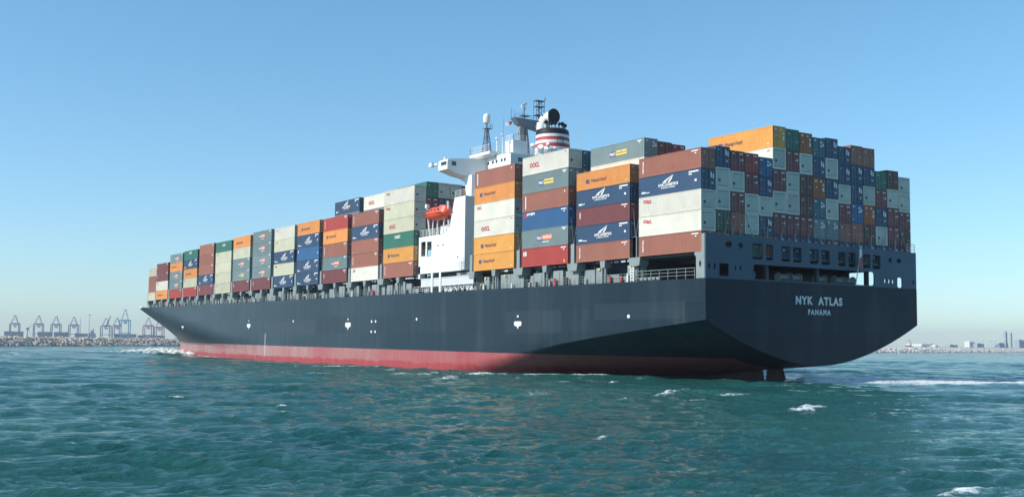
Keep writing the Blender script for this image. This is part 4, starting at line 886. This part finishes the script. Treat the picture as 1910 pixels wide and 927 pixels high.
def crane(x, y, m, hh, label, boom_up=False, w=13.5):
    """quayside gantry crane seen along its boom; the boom runs along world X"""
    r = thing('gantry_crane', (x, y, 3), label, 'crane', 'gantry cranes of the far port'); zp = 3 + hh * .62; zt = 3 + hh
    for dx in (-10, 10):
        for dy in (-w, w):
            b = MB(); b.box(x + dx - .9, x + dx + .9, y + dy - 1.1, y + dy + 1.1, 3, zp); b.build('leg', m, r)
    b = MB()
    for dx in (-10, 10): b.box(x + dx - .8, x + dx + .8, y - w, y + w, zp, zp + 2.6); b.box(x + dx - .6, x + dx + .6, y - w, y + w, 3 + hh * .2, 3 + hh * .2 + 1.5)
    for dy in (-w, w): b.box(x - 10, x + 10, y + dy - .6, y + dy + .6, zp, zp + 1.8)
    b.build('portal_beam', m, r)
    b = MB()
    for s in (-1, 1): b.tube((x - 4, y + s * 9, zp + 2), (x, y + s * 1.2, zt), .75, 4); b.tube((x + 8, y + s * 9, zp + 2), (x, y + s * 1.2, zt), .5, 4)
    b.box(x - 1, x + 1, y - 3, y + 3, zt - 2, zt); b.tube((x - 2, y - 4.5, zp + (zt - zp) * .55), (x - 2, y + 4.5, zp + (zt - zp) * .55), .4, 4); b.build('apex_frame', m, r)
    b = MB()
    if boom_up: b.hexa([(x - 12, y - 3, zp + 1), (x - 12, y + 1, zp + 1), (x - 8, y + 1, zp + 1), (x - 8, y - 3, zp + 1)], [(x - 20, y + 6, zt + 7), (x - 20, y + 8, zt + 7), (x - 18, y + 8, zt + 7), (x - 18, y + 6, zt + 7)]); b.box(x - 10, x + 18, y - 2, y + 2, zp - 2, zp)
    else: b.box(x - 40, x + 20, y - 2.2, y - 1.2, zp - 2.4, zp - .1); b.box(x - 40, x + 20, y + 1.2, y + 2.2, zp - 2.4, zp - .1)
    b.build('boom', m, r)
    b = MB(); b.hexa([(x - 6, y - 3.2, zp - 9), (x + 2, y - 3.2, zp - 9), (x + 2, y + 3.2, zp - 9), (x - 6, y + 3.2, zp - 9)], [(x - 6, y - 5, zp - 3), (x + 2, y - 5, zp - 3), (x + 2, y + 5, zp - 3), (x - 6, y + 5, zp - 3)])
    b.build('machinery_house', M['town_white'], r)
    if not boom_up:
        b = MB(); b.tube((x, y, zt), (x - 38, y - 1.5, zp), .3, 4); b.tube((x, y, zt), (x - 38, y + 1.5, zp), .3, 4); b.build('stay', m, r)
    return r
for x, y, m, hh, lab, bu, w in (
    (3250, 449, 'crane_grey', 62, 'leftmost dark grey gantry crane on the far quay', 0, 11.5), (3240, 508, 'crane_grey', 62, 'second grey gantry crane from the left on the far quay', 0, 11.5),
    (3232, 552, 'crane_grey', 61, 'third grey gantry crane from the left on the far quay', 0, 11.5), (3223, 597, 'crane_grey', 60, 'fourth grey gantry crane from the left, beside a light mast', 0, 11.5),
    (3204, 679, 'crane_grey', 58, 'dark gantry crane with raised slanting boom left of the blue crane', 1, 12), (3196, 707, 'crane_grey', 60, 'grey gantry crane overlapped by the blue crane', 0, 9.),
    (3189, 727, 'crane_blue', 84, 'tall light blue gantry crane on the far quay', 0, 12.5), (3177, 789, 'crane_pink', 62, 'reddish gantry crane left of the ship bow', 0, 12), (3170, 818, 'crane_pink', 55, 'reddish gantry crane partly behind the ship bow', 0, 11.)):
    crane(x, y, M[m], hh, lab, bu, w)
# small slewing crane between the first two
r = thing('harbour_crane', (3245, 481, 3), 'small dark harbour crane between the two leftmost gantries', 'crane')
b = MB(); b.tube((3245, 481, 3), (3245, 481, 26), 1.2, 6); b.box(3241, 3249, 477, 485, 3, 8); b.build('tower', M['crane_grey'], r)
b = MB(); b.box(3242, 3249, 478, 485, 26, 32); b.build('cab', M['crane_grey'], r)
b = MB(); b.tube((3244, 482, 30), (3238, 490, 38), .7, 4); b.tube((3244, 483, 30), (3243, 491, 12), .5, 4); b.build('jib', M['crane_grey'], r)
# light masts
for x, y, hh, lab in ((3219, 614, 62, 'thin light mast right of the fourth grey crane'), (3214, 636, 69, 'tall light mast topped by a ring of lamps')):
    r = thing('light_mast', (x, y, 3), lab, 'light mast'); b = MB(); b.tube((x, y, 3), (x, y, hh), .75, 6, r2=.4); b.build('pole', M['crane_grey'], r)
    if hh > 65: b = MB(); b.lathe([(1., hh - .6), (5, hh), (5, hh + 1.2), (1, hh + 1.4)], (x, y), 12); b.build('lamp_ring', M['town_grey'], r)
# yard container stacks (each block a thing, its containers parts)
CB = MB(); CB.box(-6.1, 6.1, -1.2, 1.2, 0, 2.55); cbm = CB.mesh('yard_container'); cbm.materials.append(PAINT['navy'])
blk = 0
for x, ya, yb, tiers, pal in ((3303, 434, 478, 6, 'NNg'), (3289, 515, 553, 6, 'gNt'), (3278, 556, 594, 6, 'tgN'), (3270, 612, 646, 5, 'gNN'), (3262, 650, 668, 4, 'tNg'), (3247, 714, 773, 5, 'ttN'), (3232, 775, 800, 4, 'NgN'), (3225, 800, 850, 4, 'gtN')):
    blk += 1; r = thing('container_stack', (x, (ya + yb) / 2, 3), f"hazy blue-grey container block, {['', 'first', 'second', 'third', 'fourth', 'fifth', 'sixth', 'seventh', 'eighth'][blk]} from the left behind the breakwater", 'container stack', 'container blocks in the far yard')
    n_ = max(1, round((yb - ya) / 12.4))
    for i in range(n_):
        for k in range(tiers):
            o = bpy.data.objects.new('yard_container', cbm); COL.objects.link(o); o.parent = r
            o.location = (0, (i - (n_ - 1) / 2) * -12.4, k * 3.1); o.rotation_euler = (0, 0, math.pi / 2); o.scale = (1, 2.2, 1.15)
            o.material_slots[0].link = 'OBJECT'; o.material_slots[0].material = PAINT[rnd.choice(('navy', 'navy', 'blue', 'grey', 'teal', 'maroon', 'navy'))]
# moored ship superstructure behind the yard
r = thing('moored_ship', (3262, 655, 2), 'grey superstructure of a distant ship near the light mast', 'ship')
b = MB(); b.box(3255, 3268, 645, 663, 2, 20); b.box(3257, 3266, 650, 659, 20, 27); b.build('superstructure', M['town_grey'], r)
b = MB(); b.box(3259, 3262, 657, 659, 27, 32); b.build('chimney', M['crane_grey'], r)
# right-hand shore: work barge with crane, sheds, tanks, towers
r = thing('work_barge', (1990, 2590, 3), 'white and red work barge with a slanting crane jib by the right breakwater', 'barge')
b = MB(); b.box(1985, 2000, 2573, 2592, 5, 11.5); b.build('barge_hull', M['rust_red'], r)
b = MB(); b.box(1950, 1990, 2580, 2628, 9, 15.5); b.box(1985, 1998, 2574, 2582, 11.5, 16); b.build('barge_deckhouse', M['town_white'], r)
b = MB(); b.tube((1990, 2590, 13), (1992, 2578, 28), .9, 4); b.tube((1950, 2627, 5), (1950, 2627, 18), 1.0, 4); b.build('crane_jib', M['crane_pink'], r)
rt_ = random.Random(5)
for i, (x, y, w_, h_, m, lab) in enumerate(((1940, 2622, 14, 9, 'town_white', 'small white shed right of the work barge'), (1960, 2600, 9, 8.5, 'town_tan', 'small tan shed in front of the work barge'),
    (1866, 2674, 22, 20, 'town_white', 'pale block building left of the round tanks'), (1850, 2690, 30, 15, 'town_grey', 'low grey building under the round tanks'), (1800, 2720, 40, 17, 'town_grey', 'wide low grey building below the towers'),
    (1763, 2746, 24, 26, 'town_grey', 'hazy grey block at the far right of the shore'), (1905, 2648, 34, 11, 'town_grey', 'low flat grey shed mid way along the right shore'), (1730, 2768, 20, 20, 'town_tan', 'tan house at the right end of the shore'))):
    r = thing('building', (x, y, 3), lab, 'building', 'buildings on the right-hand shore')
    b = MB(); b.box(x - 8, x + 8, y - w_ / 2, y + w_ / 2, 3, 3 + h_); b.box(x - 5, x + 5, y - w_ / 4, y, 3 + h_, 4.5 + h_); b.build('wall', M[m], r)
    b = MB()
    for k in range(int(w_ / 5)): b.box(x - 8.2, x - 8.01, y - w_ / 2 + 1.5 + k * 5, y - w_ / 2 + 3.5 + k * 5, 3 + h_ * .55, 3 + h_ * .8)
    b.build('window', M['glass'], r)
for x, y, h_, w_, lab in ((1790.7, 2726, 50, 7, 'taller of the two hazy towers on the right shore'), (1779.6, 2734, 46, 5, 'shorter right-hand tower of the hazy pair on the shore')):
    r = thing('tower', (x, y, 3), lab, 'tower'); b = MB(); b.box(x - w_ / 2, x + w_ / 2, y - w_ / 2, y + w_ / 2, 3, h_); b.box(x - 2, x + 2, y - 2, y + 2, h_, h_ + 3); b.build('shaft', M['town_grey'], r)
    b = MB()
    for k in range(10): b.box(x - w_ / 2 - .15, x - w_ / 2 - .01, y - w_ / 3, y + w_ / 3, 8 + k * 4, 9.5 + k * 4)
    b.build('window_band', M['glass'], r)
for i, (x, y) in enumerate(((1840.3, 2692), (1827, 2701), (1821.3, 2705.3), (1815, 2710), (1794.5, 2723.5))):
    r = thing('water_tank', (x, y - 1, 3), f"white ball-shaped tank on legs, {['first', 'second', 'third', 'fourth', 'fifth'][i]} from the left on the right shore", 'tank', 'white round tanks on the right shore')
    b = MB(); b.lathe([(.2, 26.6), (1.8, 27.2), (2.5, 29), (1.8, 30.8), (.2, 31.4)], (x - 20, y - 26), 12); b.build('tank_ball', M['town_white'], r, smooth=60)
    b = MB(); b.tube((x - 20, y - 26, 3), (x - 20, y - 26, 26.8), .4, 5); b.build('stem', M['town_grey'], r)
# a gull
g_ = thing('seabird', (374.7, 69., 104.8), 'tiny dark seabird alone in the sky at upper left', 'bird')
b = MB(); b.lathe([(.01, -.25), (.06, -.12), (.075, .02), (.04, .18), (.01, .26)], (0, 0), 8); b.v = [(374.7 + v[2], 69. + v[0], 104.8 + v[1]) for v in b.v]; b.build('bird_body', M['black'], g_)
for s in (-1, 1):
    b = MB(); b.add([(374.65, 69. + s * .05, 104.8), (374.82, 69. + s * .05, 104.81), (374.8, 69. + s * .4, 104.94), (374.6, 69. + s * .72, 104.84), (374.66, 69. + s * .4, 104.95)], [(0, 1, 2, 3, 4)]); b.build('wing', M['black'], g_, recalc=False)

# ------------------------------------------------------------------ haze
hz_ = MB(); hz_.box(-6400, 6600, -6500, 6500, -4, 112); hzo = tag(hz_.build('haze', M['white'], None, org=(0, 0, 0)), 'thin pale sea haze fading the far port', 'haze', kind='stuff')
hm = bpy.data.materials.new('haze_air'); hm.use_nodes = True; n = hm.node_tree.nodes; n.clear(); o_ = n.new('ShaderNodeOutputMaterial'); pv = n.new('ShaderNodeVolumePrincipled')
pv.inputs['Color'].default_value = (.76, .87, 1, 1); pv.inputs['Density'].default_value = HAZE_DENSITY; pv.inputs['Anisotropy'].default_value = .2
hm.node_tree.links.new(pv.outputs[0], o_.inputs['Volume']); hzo.data.materials.clear(); hzo.data.materials.append(hm)
